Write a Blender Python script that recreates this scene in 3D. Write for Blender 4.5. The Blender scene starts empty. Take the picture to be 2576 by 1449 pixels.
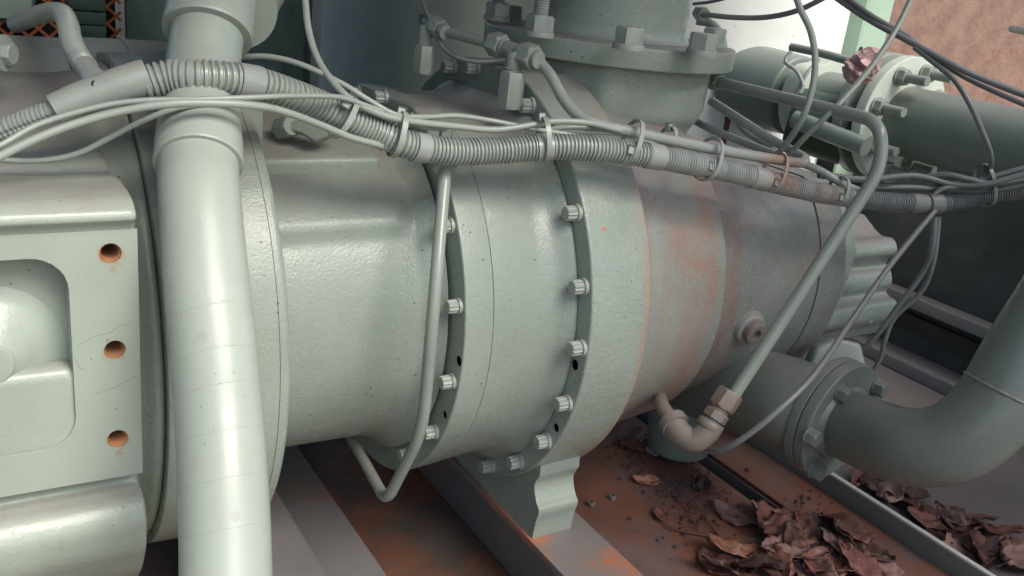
import bpy, bmesh, math, random
from mathutils import Vector, Matrix, noise as mn
R = math.radians
random.seed(7)
SC = bpy.context.scene
COL = SC.collection

# ---------------- camera ----------------
CP = Vector((-0.53183, -0.90573, 0.35678))
CR = Vector((0.850196, -0.514865, 0.109916))
CU = Vector((0.086505, 0.342563, 0.935504))
CF = Vector((0.519311, 0.785853, -0.335784))
FP = 2315.0
cam = bpy.data.cameras.new('camera')
camo = bpy.data.objects.new('camera', cam); COL.objects.link(camo)
cam.sensor_width = 36; cam.lens = FP / 2576 * 36; cam.clip_start = 0.01; cam.clip_end = 200
camo.matrix_world = Matrix(((CR.x, CU.x, -CF.x, CP.x), (CR.y, CU.y, -CF.y, CP.y), (CR.z, CU.z, -CF.z, CP.z), (0, 0, 0, 1)))
SC.camera = camo

# ---------------- world, sun, exposure ----------------
SUN_EL, SUN_AZ = R(50), R(-72)      # azimuth measured from +X, counter-clockwise; the light comes from the front left
w = bpy.data.worlds.new('World'); SC.world = w; w.use_nodes = True
nt = w.node_tree; bg = nt.nodes['Background']
sky = nt.nodes.new('ShaderNodeTexSky'); sky.sky_type = 'NISHITA'; sky.sun_disc = False
sky.sun_elevation = SUN_EL; sky.sun_rotation = math.pi / 2 - SUN_AZ
sky.dust_density = 3.0; sky.ozone_density = 0.6
nt.links.new(sky.outputs[0], bg.inputs[0]); bg.inputs[1].default_value = 0.15
sl = bpy.data.lights.new('sun', 'SUN'); sl.energy = 1.8; sl.angle = R(34); sl.color = (1, .96, .9)
so = bpy.data.objects.new('sun', sl); COL.objects.link(so)
sd = Vector((math.cos(SUN_EL) * math.cos(SUN_AZ), math.cos(SUN_EL) * math.sin(SUN_AZ), math.sin(SUN_EL)))
so.rotation_euler = sd.to_track_quat('Z', 'Y').to_euler()
SC.view_settings.view_transform = 'Standard'; SC.view_settings.look = 'None'
SC.view_settings.exposure = 0.66; SC.view_settings.gamma = 1
SC.view_settings.use_curve_mapping = False

# ---------------- reading the place: a pixel plus one known coordinate gives a point ----------------
def ray(x, y): return CF + CR * ((x - 1288) / FP) - CU * ((y - 724.5) / FP)
def at(x, y, X=None, Y=None, Z=None, z=None, cyl=None):
    d = ray(x, y)
    if z is not None: return CP + d * z
    if X is not None: return CP + d * ((X - CP.x) / d.x)
    if Y is not None: return CP + d * ((Y - CP.y) / d.y)
    if Z is not None: return CP + d * ((Z - CP.z) / d.z)
    a = d.y ** 2 + d.z ** 2; b = 2 * (d.y * CP.y + d.z * CP.z); c = CP.y ** 2 + CP.z ** 2 - cyl ** 2
    return CP + d * ((-b - max(0, b * b - 4 * a * c) ** .5) / 2 / a)
def px(s, L):            # px size to metres at a depth
    return s * L / FP

# ---------------- materials ----------------
MATS = {}
def mat(name, base, rough=.4, metal=0, dust=0, dustcol=(.25, .185, .178), speck=.0, bump=.1, bscale=420, blobs=0, rust=0, rustcol=(.36, .13, .05),
        rustband=None, var=.06, spec=.5, coat=0, streak=None, spots=None, peel=.0006):
    if name in MATS: return MATS[name]
    m = bpy.data.materials.new(name); MATS[name] = m; m.use_nodes = True
    t = m.node_tree; N = t.nodes; Lk = t.links.new; bs = N['Principled BSDF']
    geo = N.new('ShaderNodeNewGeometry')
    def noise(scale, detail=4, rough_=.55, vec=None):
        n = N.new('ShaderNodeTexNoise'); n.inputs['Scale'].default_value = scale; n.inputs['Detail'].default_value = detail
        n.inputs['Roughness'].default_value = rough_
        Lk(vec if vec else geo.outputs['Position'], n.inputs['Vector']); return n.outputs[0]
    def mr(src, a, b, c=0, d=1, smooth=True):
        n = N.new('ShaderNodeMapRange'); n.interpolation_type = 'SMOOTHSTEP' if smooth else 'LINEAR'
        n.inputs[1].default_value = a; n.inputs[2].default_value = b; n.inputs[3].default_value = c; n.inputs[4].default_value = d
        Lk(src, n.inputs[0]); return n.outputs[0]
    def mul(a, b, op='MULTIPLY'):
        n = N.new('ShaderNodeMath'); n.operation = op; n.use_clamp = True
        for i, v in enumerate((a, b)):
            if isinstance(v, (int, float)): n.inputs[i].default_value = v
            else: Lk(v, n.inputs[i])
        return n.outputs[0]
    def mix(f, a, b):
        n = N.new('ShaderNodeMix'); n.data_type = 'RGBA'
        if isinstance(f, (int, float)): n.inputs[0].default_value = f
        else: Lk(f, n.inputs[0])
        for i, v in ((6, a), (7, b)):
            if isinstance(v, tuple): n.inputs[i].default_value = (*v, 1)
            else: Lk(v, n.inputs[i])
        return n.outputs[2]
    b0 = tuple(c * (1 - var) for c in base); b1 = tuple(min(1, c * (1 + var)) for c in base)
    c = mix(mr(noise(9, 5), .35, .65), b0, b1)
    # a finer mottling of the sprayed coat
    c = mix(mul(mr(noise(70, 5, .6),   .5, .8), .07), c, tuple(x * .82 for x in base))
    rg = mr(noise(25, 4), .3, .7, rough * .85, rough * 1.2)
    if dust:        # faint dried drip marks down the surface
        mp = N.new('ShaderNodeMapping'); mp.inputs['Scale'].default_value = (75, 75, 7); Lk(geo.outputs['Position'], mp.inputs[0])
        c = mix(mul(mr(noise(1, 4, .6, mp.outputs[0]), .56, .72), mul(mr(noise(6, 2), .45, .6), .22)), c, tuple(x * k for x, k in zip(base, (.72, .66, .60))))
    if dust:
        nz = N.new('ShaderNodeSeparateXYZ'); Lk(geo.outputs['Normal'], nz.inputs[0])
        up = mr(nz.outputs[2], .45, 1.0)
        dm = mul(mul(up, mr(noise(12, 6, .6), .15, .75)), dust)
        c = mix(dm, c, dustcol)
        n2 = N.new('ShaderNodeMath'); n2.operation = 'MULTIPLY_ADD'; Lk(dm, n2.inputs[0]); n2.inputs[1].default_value = .3; Lk(rg, n2.inputs[2]); rg = n2.outputs[0]
        # reddish grit gathered in patches
        gm = mul(mul(up, mr(noise(38, 8, .75), .58, .72)), dust * .45)
        c = mix(gm, c, (.17, .07, .06))
    if rust:
        rm = mul(mr(noise(7, 7, .68), .62 - .25 * rust, .80 - .25 * rust), mr(noise(60, 6, .7), .3, .6, .35, 1))
        if rustband:
            ps = N.new('ShaderNodeSeparateXYZ'); Lk(geo.outputs['Position'], ps.inputs[0])
            lo, hi, fe = rustband
            rm = mul(rm, mul(mr(ps.outputs[0], lo - fe, lo + fe), mr(ps.outputs[0], hi - fe, hi + fe, 1, 0)))
        c = mix(mul(rm, .75), c, rustcol)
    if streak:       # rust-coloured runs round the casing: (x0, x1, strength)
        for (x0, x1, k, cc) in streak:
            ps = N.new('ShaderNodeSeparateXYZ'); Lk(geo.outputs['Position'], ps.inputs[0])
            mp = N.new('ShaderNodeMapping'); mp.inputs['Scale'].default_value = (34, 5, 5); Lk(geo.outputs['Position'], mp.inputs[0])
            s = mul(mr(noise(1, 5, .6, mp.outputs[0]), .36, .66), mr(noise(130, 8, .8), .38, .56, .5, 1))
            xm = mul(mr(ps.outputs[0], x0 - .012, x0 + .012), mr(ps.outputs[0], x1 - .012, x1 + .012, 1, 0))
            c = mix(mul(mul(s, xm), k), c, cc)
    if spots:        # single flakes of bared primer at known places: (point, radius, colour)
        for (p, r_, cc) in spots:
            vd = N.new('ShaderNodeVectorMath'); vd.operation = 'DISTANCE'; vd.inputs[1].default_value = tuple(p)
            ad = N.new('ShaderNodeMix'); ad.data_type = 'VECTOR'; ad.inputs[0].default_value = r_ * 1.1
            nn = N.new('ShaderNodeTexNoise'); nn.inputs['Scale'].default_value = 1.1 / r_; nn.inputs['Detail'].default_value = 4
            Lk(geo.outputs['Position'], nn.inputs['Vector'])
            of = N.new('ShaderNodeVectorMath'); of.operation = 'MULTIPLY_ADD'
            of.inputs[1].default_value = (r_ * 1.6,) * 3
            Lk(nn.outputs[1], of.inputs[0])
            ac = N.new('ShaderNodeVectorMath'); ac.operation = 'ADD'; ac.inputs[1].default_value = (-r_ * .8,) * 3
            Lk(geo.outputs['Position'], ac.inputs[0]); Lk(ac.outputs[0], of.inputs[2]); Lk(of.outputs[0], vd.inputs[0])
            c = mix(mul(mr(vd.outputs['Value'], r_ * .3, r_ * 1.15, 1, 0), .85), c, cc)
    if speck:
        v = N.new('ShaderNodeTexVoronoi'); v.inputs['Scale'].default_value = 95; Lk(geo.outputs['Position'], v.inputs['Vector'])
        sel = mr(noise(23, 2), .50, .60)
        sm = mul(mr(v.outputs['Distance'], .07, .12, 1, 0), mul(sel, speck))
        c = mix(sm, c, (.03, .028, .026))
        v2 = N.new('ShaderNodeTexVoronoi'); v2.inputs['Scale'].default_value = 33; Lk(geo.outputs['Position'], v2.inputs['Vector'])
        e_ = N.new('ShaderNodeMath'); e_.operation = 'MULTIPLY_ADD'; Lk(noise(190, 3), e_.inputs[0]); e_.inputs[1].default_value = .16; Lk(v2.outputs['Distance'], e_.inputs[2])
        c = mix(mul(mul(mr(e_.outputs[0], .125, .15, 1, 0), mr(noise(11, 2), .56, .6)), speck), c, (.30, .14, .08))
    Lk(c, bs.inputs['Base Color']); Lk(rg, bs.inputs['Roughness'])
    bs.inputs['Metallic'].default_value = metal; bs.inputs['Specular IOR Level'].default_value = spec
    if coat: bs.inputs['Coat Weight'].default_value = coat; bs.inputs['Coat Roughness'].default_value = .22
    if bump:
        h = noise(bscale, 3, .5)
        b = N.new('ShaderNodeBump'); b.inputs['Strength'].default_value = bump; b.inputs['Distance'].default_value = peel
        Lk(h, b.inputs['Height'])
        b2 = N.new('ShaderNodeBump'); b2.inputs['Strength'].default_value = min(1, bump * .8); b2.inputs['Distance'].default_value = .0011
        Lk(noise(55, 3, .5), b2.inputs['Height']); Lk(b.outputs[0], b2.inputs['Normal'])
        Lk(b2.outputs[0], bs.inputs['Normal'])
    return m
G = (.280, .332, .284)          # the grey-green machine enamel
G_LIT = (.345, .405, .340)           # lighter copy of the enamel; brighter light at the drive end put into colour
M_body = mat('machine_enamel', G, .28, spec=.42, dust=.75, speck=.9, bump=.6, peel=.0008)
M_cast = mat('cast_enamel', G, .27, dust=.8, speck=.9, bump=.6, bscale=300, peel=.0009)
M_drive = mat('drive_enamel', G_LIT, .27, dust=.6, speck=.5, bump=.4)
M_pvc = mat('pipe_enamel', (.355, .410, .355), .34, dust=.35, speck=.2, bump=.16, spots=[(at(x, y, z=z_), r_, c_) for x, y, z_, r_, c_ in ((515, 858, .600, .0075, (.31, .33, .305)), (638, 1015, .588, .0022, (.15, .155, .14)), (644, 1045, .586, .0016, (.15, .155, .14)), (648, 1075, .584, .0026, (.18, .185, .17)), (652, 1110, .582, .0016, (.15, .155, .14)), (632, 1130, .575, .0014, (.2, .2, .19)), (596, 1300, .565, .004, (.28, .29, .27)))])
M_hose = mat('hose_enamel', (.295, .335, .295), .30, dust=.45, bump=.1)
M_hoser = mat('hose_enamel_stained', (.30, .325, .30), .36, dust=.45, bump=.1, rust=.62, rustband=(.20, .40, .03), rustcol=(.33, .15, .085))
M_cab = mat('cable_enamel', (.32, .365, .32), .33, dust=.4, bump=.06)
M_cabd = mat('cable_grey', (.17, .18, .175), .38, dust=.3, bump=.06)
M_tube = mat('tube_enamel', (.255, .295, .255), .25, dust=.4, bump=.12)
M_tuber = mat('tube_enamel_stained', (.30, .33, .30), .3, dust=.5, bump=.12, rust=.6, rustband=(.2, .42, .03), rustcol=(.33, .14, .075))
M_bolt = mat('bolt_enamel', (.31, .355, .312), .3, dust=.3, bump=.15)
M_dark = mat('shaded_gap', (.02, .02, .02), .8, bump=0)
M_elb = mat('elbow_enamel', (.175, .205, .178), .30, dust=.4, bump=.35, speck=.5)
OR = (.50, .15, .06); PK = (.36, .17, .12)
M_dis = mat('stained_enamel', (.275, .295, .265), .30, spots=[(at(1745, 1003, cyl=.2), .010, OR), (at(1712, 985, cyl=.205), .006, OR), (at(1702, 880, cyl=.21), .003, OR), (at(1722, 930, cyl=.21), .004, PK), (at(1690, 560, cyl=.21), .0035, PK), (at(1735, 700, cyl=.21), .005, PK)], dust=.8, speck=.7, bump=.7, bscale=300, rust=.45, rustcol=(.33, .17, .115), peel=.0008,
            streak=[(.085, .225, .55, (.30, .215, .175)), (.165, .21, .35, (.40, .19, .11)), (.235, .30, .6, (.27, .175, .14))])
M_bear = mat('bearing_enamel', (.215, .232, .215), .30, dust=.7, speck=.7, bump=.8, bscale=260, peel=.0011, rust=.35, rustcol=(.30, .16, .11), streak=[(.232, .285, .75, (.26, .165, .13))])
M_flg = mat('big_flange_enamel', G, .26, dust=.6, speck=.6, bump=.8, bscale=300, peel=.0009, spots=[(at(1519, 576, cyl=.25), .0032, OR), (at(1497, 860, cyl=.25), .0016, OR), (at(1548, 941, cyl=.25), .0016, OR), (at(1641, 545, cyl=.25), .003, OR)],
            streak=[(.066, .09, .6, (.42, .20, .13))])
M_pnk = mat('rust_stained_fitting', (.19, .165, .14), .38, dust=.3, bump=.2, rust=.5, rustcol=(.38, .15, .07))
M_grn = mat('tank_green', (.19, .235, .205), .35, dust=.2, bump=.15)
M_teal = mat('panel_teal', (.11, .17, .145), .3, dust=.0, bump=.1, var=.3)
M_wht = mat('vessel_white', (.80, .84, .80), .45, bump=.1, speck=.3)
M_lgr = mat('light_green_steel', (.36, .50, .38), .45, dust=.3, bump=.15, rust=.2)
M_pgr = mat('pipe_dull_green', (.17, .215, .18), .42, dust=.6, dustcol=(.26, .22, .20), speck=.5, bump=.2)
M_flw = mat('pale_flange_enamel', (.52, .58, .50), .4, dust=.3, bump=.15)
M_org = mat('orange_mesh', (.95, .30, .14), .5, bump=0)
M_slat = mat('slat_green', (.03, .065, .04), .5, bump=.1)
M_brn = mat('brown_wall_coat', (.26, .17, .132), .9, bump=.8, bscale=45, var=.12, speck=.8, peel=.006, rust=.3, rustcol=(.2, .10, .07), spec=.1)
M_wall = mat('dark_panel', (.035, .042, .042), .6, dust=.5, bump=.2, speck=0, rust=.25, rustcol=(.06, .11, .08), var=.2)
M_rail = mat('rail_steel', (.16, .155, .15), .5, dust=.4, bump=.2)
M_plate = mat('rusty_plate', (.088, .066, .061), .42, dust=.8, dustcol=(.165, .108, .10), bump=.5, bscale=200, rust=.95, rustcol=(.20, .068, .03), var=.35, speck=1.0)
M_beam = mat('skid_beam_enamel', (.175, .172, .165), .4, dust=.4, dustcol=(.22, .185, .185), bump=.3, speck=.8, rust=.4, rustcol=(.40, .13, .055))
M_beamr = mat('skid_beam_enamel_rusted', (.20, .19, .18), .42, dust=.3, dustcol=(.25, .17, .17), bump=.3, speck=.8, rust=.75, rustcol=(.55, .15, .035))
M_angle = mat('angle_enamel', (.17, .18, .165), .5, dust=.1, bump=.2)
M_edge = mat('pale_edge', (.50, .50, .45), .5, bump=.1)  # paler than the upright of the angle bar
M_flr2 = mat('painted_floor_sheet', (.13, .125, .115), .6, dust=.6, dustcol=(.17, .13, .12), bump=.3, speck=.6)
M_rusthole = mat('rusty_thread', (.28, .12, .05), .6, bump=.6, var=.5)
M_tape = mat('tape_enamel', (.31, .335, .315), .24, bump=.3, dust=.2)
M_wrap = mat('pink_wrap', (.50, .32, .31), .35, bump=.3, var=.2)
M_crumb = mat('dark_debris', (.05, .033, .03), .8, bump=0)
M_twig = mat('twig_brown', (.10, .055, .045), .7, bump=0)
M_red = mat('red_oxide_block', (.16, .05, .035), .7, bump=.3)
def leafmat(n, a):
    m = mat(n, a, .55, bump=.5, bscale=160, var=.3, peel=.0015, speck=.0)
    return m
M_leaf = [leafmat('dead_leaf_brown', (.155, .066, .050)), leafmat('dead_leaf_pink', (.20, .115, .098)), leafmat('dead_leaf_dark', (.07, .034, .027)), leafmat('dead_leaf_orange', (.27, .11, .055))]

# ---------------- object helpers ----------------
def link(name, verts, faces, m, parent=None, smooth=38, recentre=True):
    me = bpy.data.meshes.new(name)
    verts = [Vector(v) for v in verts]
    if parent is None or recentre:
        mn_ = Vector((min(v.x for v in verts), min(v.y for v in verts), min(v.z for v in verts)))
        mx = Vector((max(v.x for v in verts), max(v.y for v in verts), max(v.z for v in verts)))
        c = (mn_ + mx) / 2
        if parent is None: c.z = mn_.z
    else: c = Vector()
    me.from_pydata([tuple(v - c) for v in verts], [], faces)
    if isinstance(m, (list, tuple)):
        for k in m: me.materials.append(k)
    else: me.materials.append(m)
    bm = bmesh.new(); bm.from_mesh(me)
    bmesh.ops.recalc_face_normals(bm, faces=bm.faces)
    for f in bm.faces: f.smooth = smooth > 0
    for e in bm.edges:
        if len(e.link_faces) == 2: e.smooth = e.calc_face_angle(0) < R(smooth)
    bm.to_mesh(me); bm.free()
    o = bpy.data.objects.new(name, me); COL.objects.link(o)
    if parent is not None:
        o.parent = parent; o.location = c - worldloc(parent)
    else: o.location = c
    return o
def worldloc(o):
    v = Vector(o.location)
    while o.parent is not None: o = o.parent; v += Vector(o.location)
    return v
def tag(o, label, cat, group=None):
    o['label'] = label; o['category'] = cat
    if group: o['group'] = group
    return o
def thing(name, label, cat, loc, group=None):
    o = bpy.data.objects.new(name, None); COL.objects.link(o); o.location = loc; o.empty_display_size = .01
    return tag(o, label, cat, group)
def struct(o): o['kind'] = 'structure'; return o
def basis(n):
    n = Vector(n).normalized(); a = Vector((0, 0, 1)) if abs(n.z) < .9 else Vector((1, 0, 0))
    u = n.cross(a).normalized(); v = n.cross(u).normalized(); return n, u, v
def rprof(pts, r, n=4):     # round the inner corners of an open polyline [(x, r)]
    out = [pts[0]]
    for i in range(1, len(pts) - 1):
        a, b, c = Vector(pts[i - 1]), Vector(pts[i]), Vector(pts[i + 1])
        rr = r[i] if isinstance(r, dict) and i in r else (r.get('d', 0) if isinstance(r, dict) else r)
        if rr <= 0: out.append(pts[i]); continue
        d1 = (a - b); d2 = (c - b)
        k = min(rr, d1.length * .45, d2.length * .45)
        p, q = b + d1.normalized() * k, b + d2.normalized() * k
        for j in range(n + 1):
            t = j / n; out.append(tuple(p * (1 - t) ** 2 + b * 2 * t * (1 - t) + q * t * t))
    out.append(pts[-1]); return out
def revolve(name, prof, org, axis, m, parent=None, seg=96, smooth=38, rf=None):
    """prof: [(along, radius)]; closed with discs at both ends unless radius 0"""
    n, u, v = basis(axis); org = Vector(org); V = []; F = []
    for (s, r) in prof:
        for k in range(seg):
            th = 2 * math.pi * k / seg
            d = u * math.cos(th) + v * math.sin(th)
            rr = r * (rf(s, th, d) if rf else 1)
            V.append(org + n * s + d * rr)
    L = len(prof)
    for i in range(L - 1):
        for k in range(seg):
            a = i * seg + k; b = i * seg + (k + 1) % seg
            F.append((a, b, b + seg, a + seg))
    F.append(tuple(range(seg))); F.append(tuple((L - 1) * seg + k for k in range(seg))[::-1])
    return link(name, V, F, m, parent, smooth)
def catmull(P, step=None, n=8):
    out = []; Q = [P[0] * 2 - P[1]] + list(P) + [P[-1] * 2 - P[-2]]
    for i in range(1, len(Q) - 2):
        a, b, c, d = Q[i - 1], Q[i], Q[i + 1], Q[i + 2]
        k = n if not step else max(2, int((c - b).length / step))
        for j in range(k):
            t = j / k
            out.append(.5 * ((2 * b) + (c - a) * t + (2 * a - 5 * b + 4 * c - d) * t * t + (3 * b - a - 3 * c + d) * t ** 3))
    out.append(Q[-2]); return out
def resample(P, step):
    out = [P[0].copy()]; acc = 0
    for i in range(len(P) - 1):
        a, b = P[i], P[i + 1]; L = (b - a).length
        while L > 0 and acc + L >= step:
            t = (step - acc) / L; a = a.lerp(b, t); out.append(a.copy()); L = (b - a).length; acc = 0
        acc += L
    if (out[-1] - P[-1]).length > step * .3: out.append(P[-1].copy())
    return out
def frames(P, up=Vector((0, 0, 1))):
    T = []
    for i in range(len(P)):
        T.append((P[min(i + 1, len(P) - 1)] - P[max(i - 1, 0)]).normalized())
    u = (up - T[0] * up.dot(T[0]))
    if u.length < .1: u = Vector((1, 0, 0)) - T[0] * T[0].x
    u.normalize(); fr = []
    for t in T:
        u = (u - t * u.dot(t)).normalized(); fr.append((t, u, t.cross(u)))
    return fr
def sweep(P, rad, seg=14, rfun=None):
    fr = frames(P); V = []; F = []; s = 0
    for i, p in enumerate(P):
        if i: s += (p - P[i - 1]).length
        r0 = rad(s) if callable(rad) else rad
        for k in range(seg):
            th = 2 * math.pi * k / seg
            r = r0 * (rfun(s, th, i) if rfun else 1)
            V.append(p + fr[i][1] * (r * math.cos(th)) + fr[i][2] * (r * math.sin(th)))
    n = len(P)
    for i in range(n - 1):
        for k in range(seg):
            a = i * seg + k; b = i * seg + (k + 1) % seg; F.append((a, b, b + seg, a + seg))
    F.append(tuple(range(seg))[::-1]); F.append(tuple((n - 1) * seg + k for k in range(seg)))
    return V, F
def pts(L):     # [(x, y, depth)] or ready vectors
    return [p if isinstance(p, Vector) else at(p[0], p[1], z=p[2]) for p in L]
def tube(name, L, r, m, parent=None, seg=14, step=.006, fillet=None):
    P = pts(L)
    if fillet:          # straight runs joined by bends of radius-like length
        Q = [P[0]]
        for i in range(1, len(P) - 1):
            b = P[i]; d1 = P[i - 1] - b; d2 = P[i + 1] - b; fl = fillet[i] if isinstance(fillet, dict) else fillet
            k = min(fl, d1.length * .48, d2.length * .48)
            p, q = b + d1.normalized() * k, b + d2.normalized() * k
            for j in range(9):
                t = j / 8; Q.append(p * (1 - t) ** 2 + b * 2 * t * (1 - t) + q * t * t)
        Q.append(P[-1]); C = Q
    else: C = resample(catmull(P, n=14), step)
    V, F = sweep(C, r, seg)
    return link(name, V, F, m, parent)
def box(name, lo, hi, m, parent=None, bev=.002, rotz=0, pre=None):
    bm = bmesh.new(); bmesh.ops.create_cube(bm, size=1)
    lo, hi = Vector(lo), Vector(hi); c = (lo + hi) / 2; s = hi - lo
    for v in bm.verts: v.co = Vector((v.co.x * s.x, v.co.y * s.y, v.co.z * s.z))
    if bev: bmesh.ops.bevel(bm, geom=bm.edges[:], offset=bev, segments=2, profile=.6, affect='EDGES')
    if rotz: bmesh.ops.rotate(bm, verts=bm.verts, matrix=Matrix.Rotation(rotz, 3, 'Z'))
    V = [v.co + c for v in bm.verts]; F = [[v.index for v in f.verts] for f in bm.faces]; bm.free()
    return link(name, V, F, m, parent)
def extrude(name, poly, org, eu, ev, en, depth, m, parent=None, bev=.002, seg=2, smooth=38):
    """poly in (eu, ev), extruded along en"""
    bm = bmesh.new(); org = Vector(org)
    vs = [bm.verts.new(org + eu * a + ev * b) for a, b in poly]
    f = bm.faces.new(vs); r = bmesh.ops.extrude_face_region(bm, geom=[f])
    bmesh.ops.translate(bm, verts=[g for g in r['geom'] if isinstance(g, bmesh.types.BMVert)], vec=en * depth)
    bmesh.ops.recalc_face_normals(bm, faces=bm.faces)
    if bev:
        E = [e for e in bm.edges if len(e.link_faces) == 2 and e.calc_face_angle(0) > R(40)]
        bmesh.ops.bevel(bm, geom=E, offset=bev, segments=seg, profile=.6, affect='EDGES')
    bm.verts.index_update()
    V = [v.co.copy() for v in bm.verts]; F = [[v.index for v in q.verts] for q in bm.faces]; bm.free()
    return link(name, V, F, m, parent, smooth)
def boolean(o, cutters):
    for c in cutters:
        md = o.modifiers.new('b', 'BOOLEAN'); md.operation = 'DIFFERENCE'; md.solver = 'EXACT'; md.object = c
    bpy.context.view_layer.update()
    dg = bpy.context.evaluated_depsgraph_get()
    me = bpy.data.meshes.new_from_object(o.evaluated_get(dg)); old = o.data
    o.modifiers.clear(); o.data = me; me.name = old.name
    for c in cutters: bpy.data.objects.remove(c)
    bm = bmesh.new(); bm.from_mesh(me)
    for f in bm.faces: f.smooth = True
    for e in bm.edges:
        if len(e.link_faces) == 2: e.smooth = e.calc_face_angle(0) < R(38)
    bm.to_mesh(me); bm.free()
def hexprof(name, org, axis, af, h, m, parent=None, rot=0, top=True, sides=6):
    """a chamfered hexagon: af = width across flats"""
    n, u, v = basis(axis); org = Vector(org); rc = af / math.sqrt(3); ri = af / 2 * .97
    V = []; F = []; K = 24
    def ringpt(th, mode):
        a = (th % (2 * math.pi / sides)) - math.pi / sides
        hexr = (af / 2) / math.cos(a)
        return min(hexr, ri) if mode else hexr
    lv = [(0, 0), (h * .88, 0), (h, 1)] if top else [(0, 1), (h * .1, 0), (h * .9, 0), (h, 1)]
    for s, mode in lv:
        for k in range(K):
            th = 2 * math.pi * k / K; r = ringpt(th, mode)
            V.append(org + n * s + (u * math.cos(th + rot) + v * math.sin(th + rot)) * r)
    for i in range(len(lv) - 1):
        for k in range(K):
            a = i * K + k; b = i * K + (k + 1) % K; F.append((a, b, b + K, a + K))
    F.append(tuple(range(K))); F.append(tuple((len(lv) - 1) * K + k for k in range(K)))
    return link(name, V, F, m, parent, 20)
def disc(name, org, axis, r, h, m, parent=None, bev=.0008, seg=28):
    return revolve(name, rprof([(0, r * .999), (h, r), (h, r * .3)], {1: bev, 'd': 0}, 3), org, axis, m, parent, seg)

# =====================================================================
#  THE SETTING: skid floor, end wall, wall beyond
# =====================================================================
fl = box('ground', (-3, -3, -.62), (6, 6, -.60), mat('earth', (.12, .11, .10), .9, bump=.5), bev=0); struct(fl)
M_pan = mat('drip_pan', (.055, .050, .045), .4, dust=.5, dustcol=(.12, .082, .065), bump=.6, bscale=200, rust=.95, rustcol=(.20, .068, .028), var=.4, speck=1.0)
o = box('skid_floor', (-1.2, -1.4, -.374), (.375, .75, -.36), M_pan, bev=0); struct(o)
o = box('floor', (.395, -1.4, -.32), (1.6, 1.2, -.300), M_flr2, bev=0); struct(o)
o = box('floor_gap', (.375, -1.4, -.40), (.395, .75, -.335), M_dark, bev=0); struct(o)
# raised rusty plate between the support beam and the gap
tag(box('deck_plate', (.093, -1.3, -.306), (.372, .74, -.300), M_plate, bev=.001), 'rusty red deck plate strewn with dark crumbs and dead leaves, right of the support beam', 'plate')
o = box('back_wall', (.9, 1.9, -.6), (9, 2.0, 3.5), M_brn, bev=0); struct(o); o.name = 'wall'
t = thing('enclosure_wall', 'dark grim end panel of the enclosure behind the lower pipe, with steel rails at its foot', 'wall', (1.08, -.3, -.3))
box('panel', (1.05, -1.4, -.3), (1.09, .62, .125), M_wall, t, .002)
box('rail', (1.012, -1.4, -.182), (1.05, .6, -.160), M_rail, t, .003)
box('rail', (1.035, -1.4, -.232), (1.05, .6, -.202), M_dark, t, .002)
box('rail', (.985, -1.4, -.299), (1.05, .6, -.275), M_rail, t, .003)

# beams under the machine run front to back
Y = Vector((0, 1, 0)); X = Vector((1, 0, 0)); Z = Vector((0, 0, 1))
def poly_y(name, poly, y0, y1, m, parent=None, bev=.0015):
    return extrude(name, poly, (0, y0, 0), X, Z, Y, y1 - y0, m, parent, bev)
t = thing('support_beam', 'grey and orange-stained steel support beam under the bolted flange foot', 'beam', (.04, -.3, -.36))
poly_y('top_flange', [(.008, -.275), (.092, -.275), (.092, -.265), (.008, -.265)], -1.3, .6, M_beamr, t)
poly_y('web', [(.028, -.359), (.04, -.359), (.04, -.2755), (.028, -.2755)], -1.3, .6, M_beam, t)
t = thing('cross_beam', 'purple-grey steel cross beam below the gap beside the drive flange', 'beam', (-.22, -.3, -.36))
poly_y('top_flange', [(-.33, -.285), (-.218, -.285), (-.218, -.277), (-.33, -.277)], -1.3, .6, M_beam, t)
poly_y('web', [(-.25, -.32), (-.24, -.32), (-.24, -.2855), (-.25, -.2855)], -1.3, .6, M_beam, t)
poly_y('bottom_flange', [(-.33, -.328), (-.135, -.328), (-.135, -.3205), (-.33, -.3205)], -1.3, .6, M_beam, t)
t = thing('angle_bar', 'dark upright steel angle bar with a pale top edge among the leaves', 'angle bar', (.48, -.3, -.3))
a1 = at(2105, 1193, X=.492); a2 = at(2480, 1449, X=.492)
poly_y('upright', [(.484, -.299), (.492, -.299), (.492, a1.z - .003), (.484, a1.z - .003)], -1.3, .35, M_angle, t, .0008)
poly_y('edge', [(.484, a1.z - .0029), (.492, a1.z - .0029), (.4915, a1.z), (.4845, a1.z)], -1.3, .35, M_edge, t, .0005)
poly_y('base', [(.398, -.2995), (.4835, -.2995), (.4835, -.294), (.398, -.294)], -1.3, .35, M_plate, t, .0008)

# =====================================================================
#  THE COMPRESSOR
# =====================================================================
comp = thing('screw_compressor', 'big grey-green screw compressor housing of stepped round castings lying across the skid', 'compressor', (-.05, 0, -.265))
AX = (1, 0, 0)
adf = revolve('drive_flange', rprof([(-.395, .14), (-.395, .236), (-.302, .24), (-.298, .237), (-.298, .10)], {'d': .002}), (0, 0, 0), AX, M_body, comp, 160)
revolve('flange_seam', [(-.308, .2394), (-.3075, .2406), (-.3055, .2406), (-.305, .2394)], (0, 0, 0), AX, M_body, adf, 160)
def flat(s, th, d, r_, zmax, s0=.24, s1=.30):
    sz = max(.01, d.z) ; f = max(0, min(1, (s - s0) / (s1 - s0))); lim = zmax / sz / r_
    return 1 if lim > 1 else 1 - f * (1 - lim)
clampz = lambda zmax, r_: (lambda s, th, d: min(1, zmax / max(.001, d.z) / r_))
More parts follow.
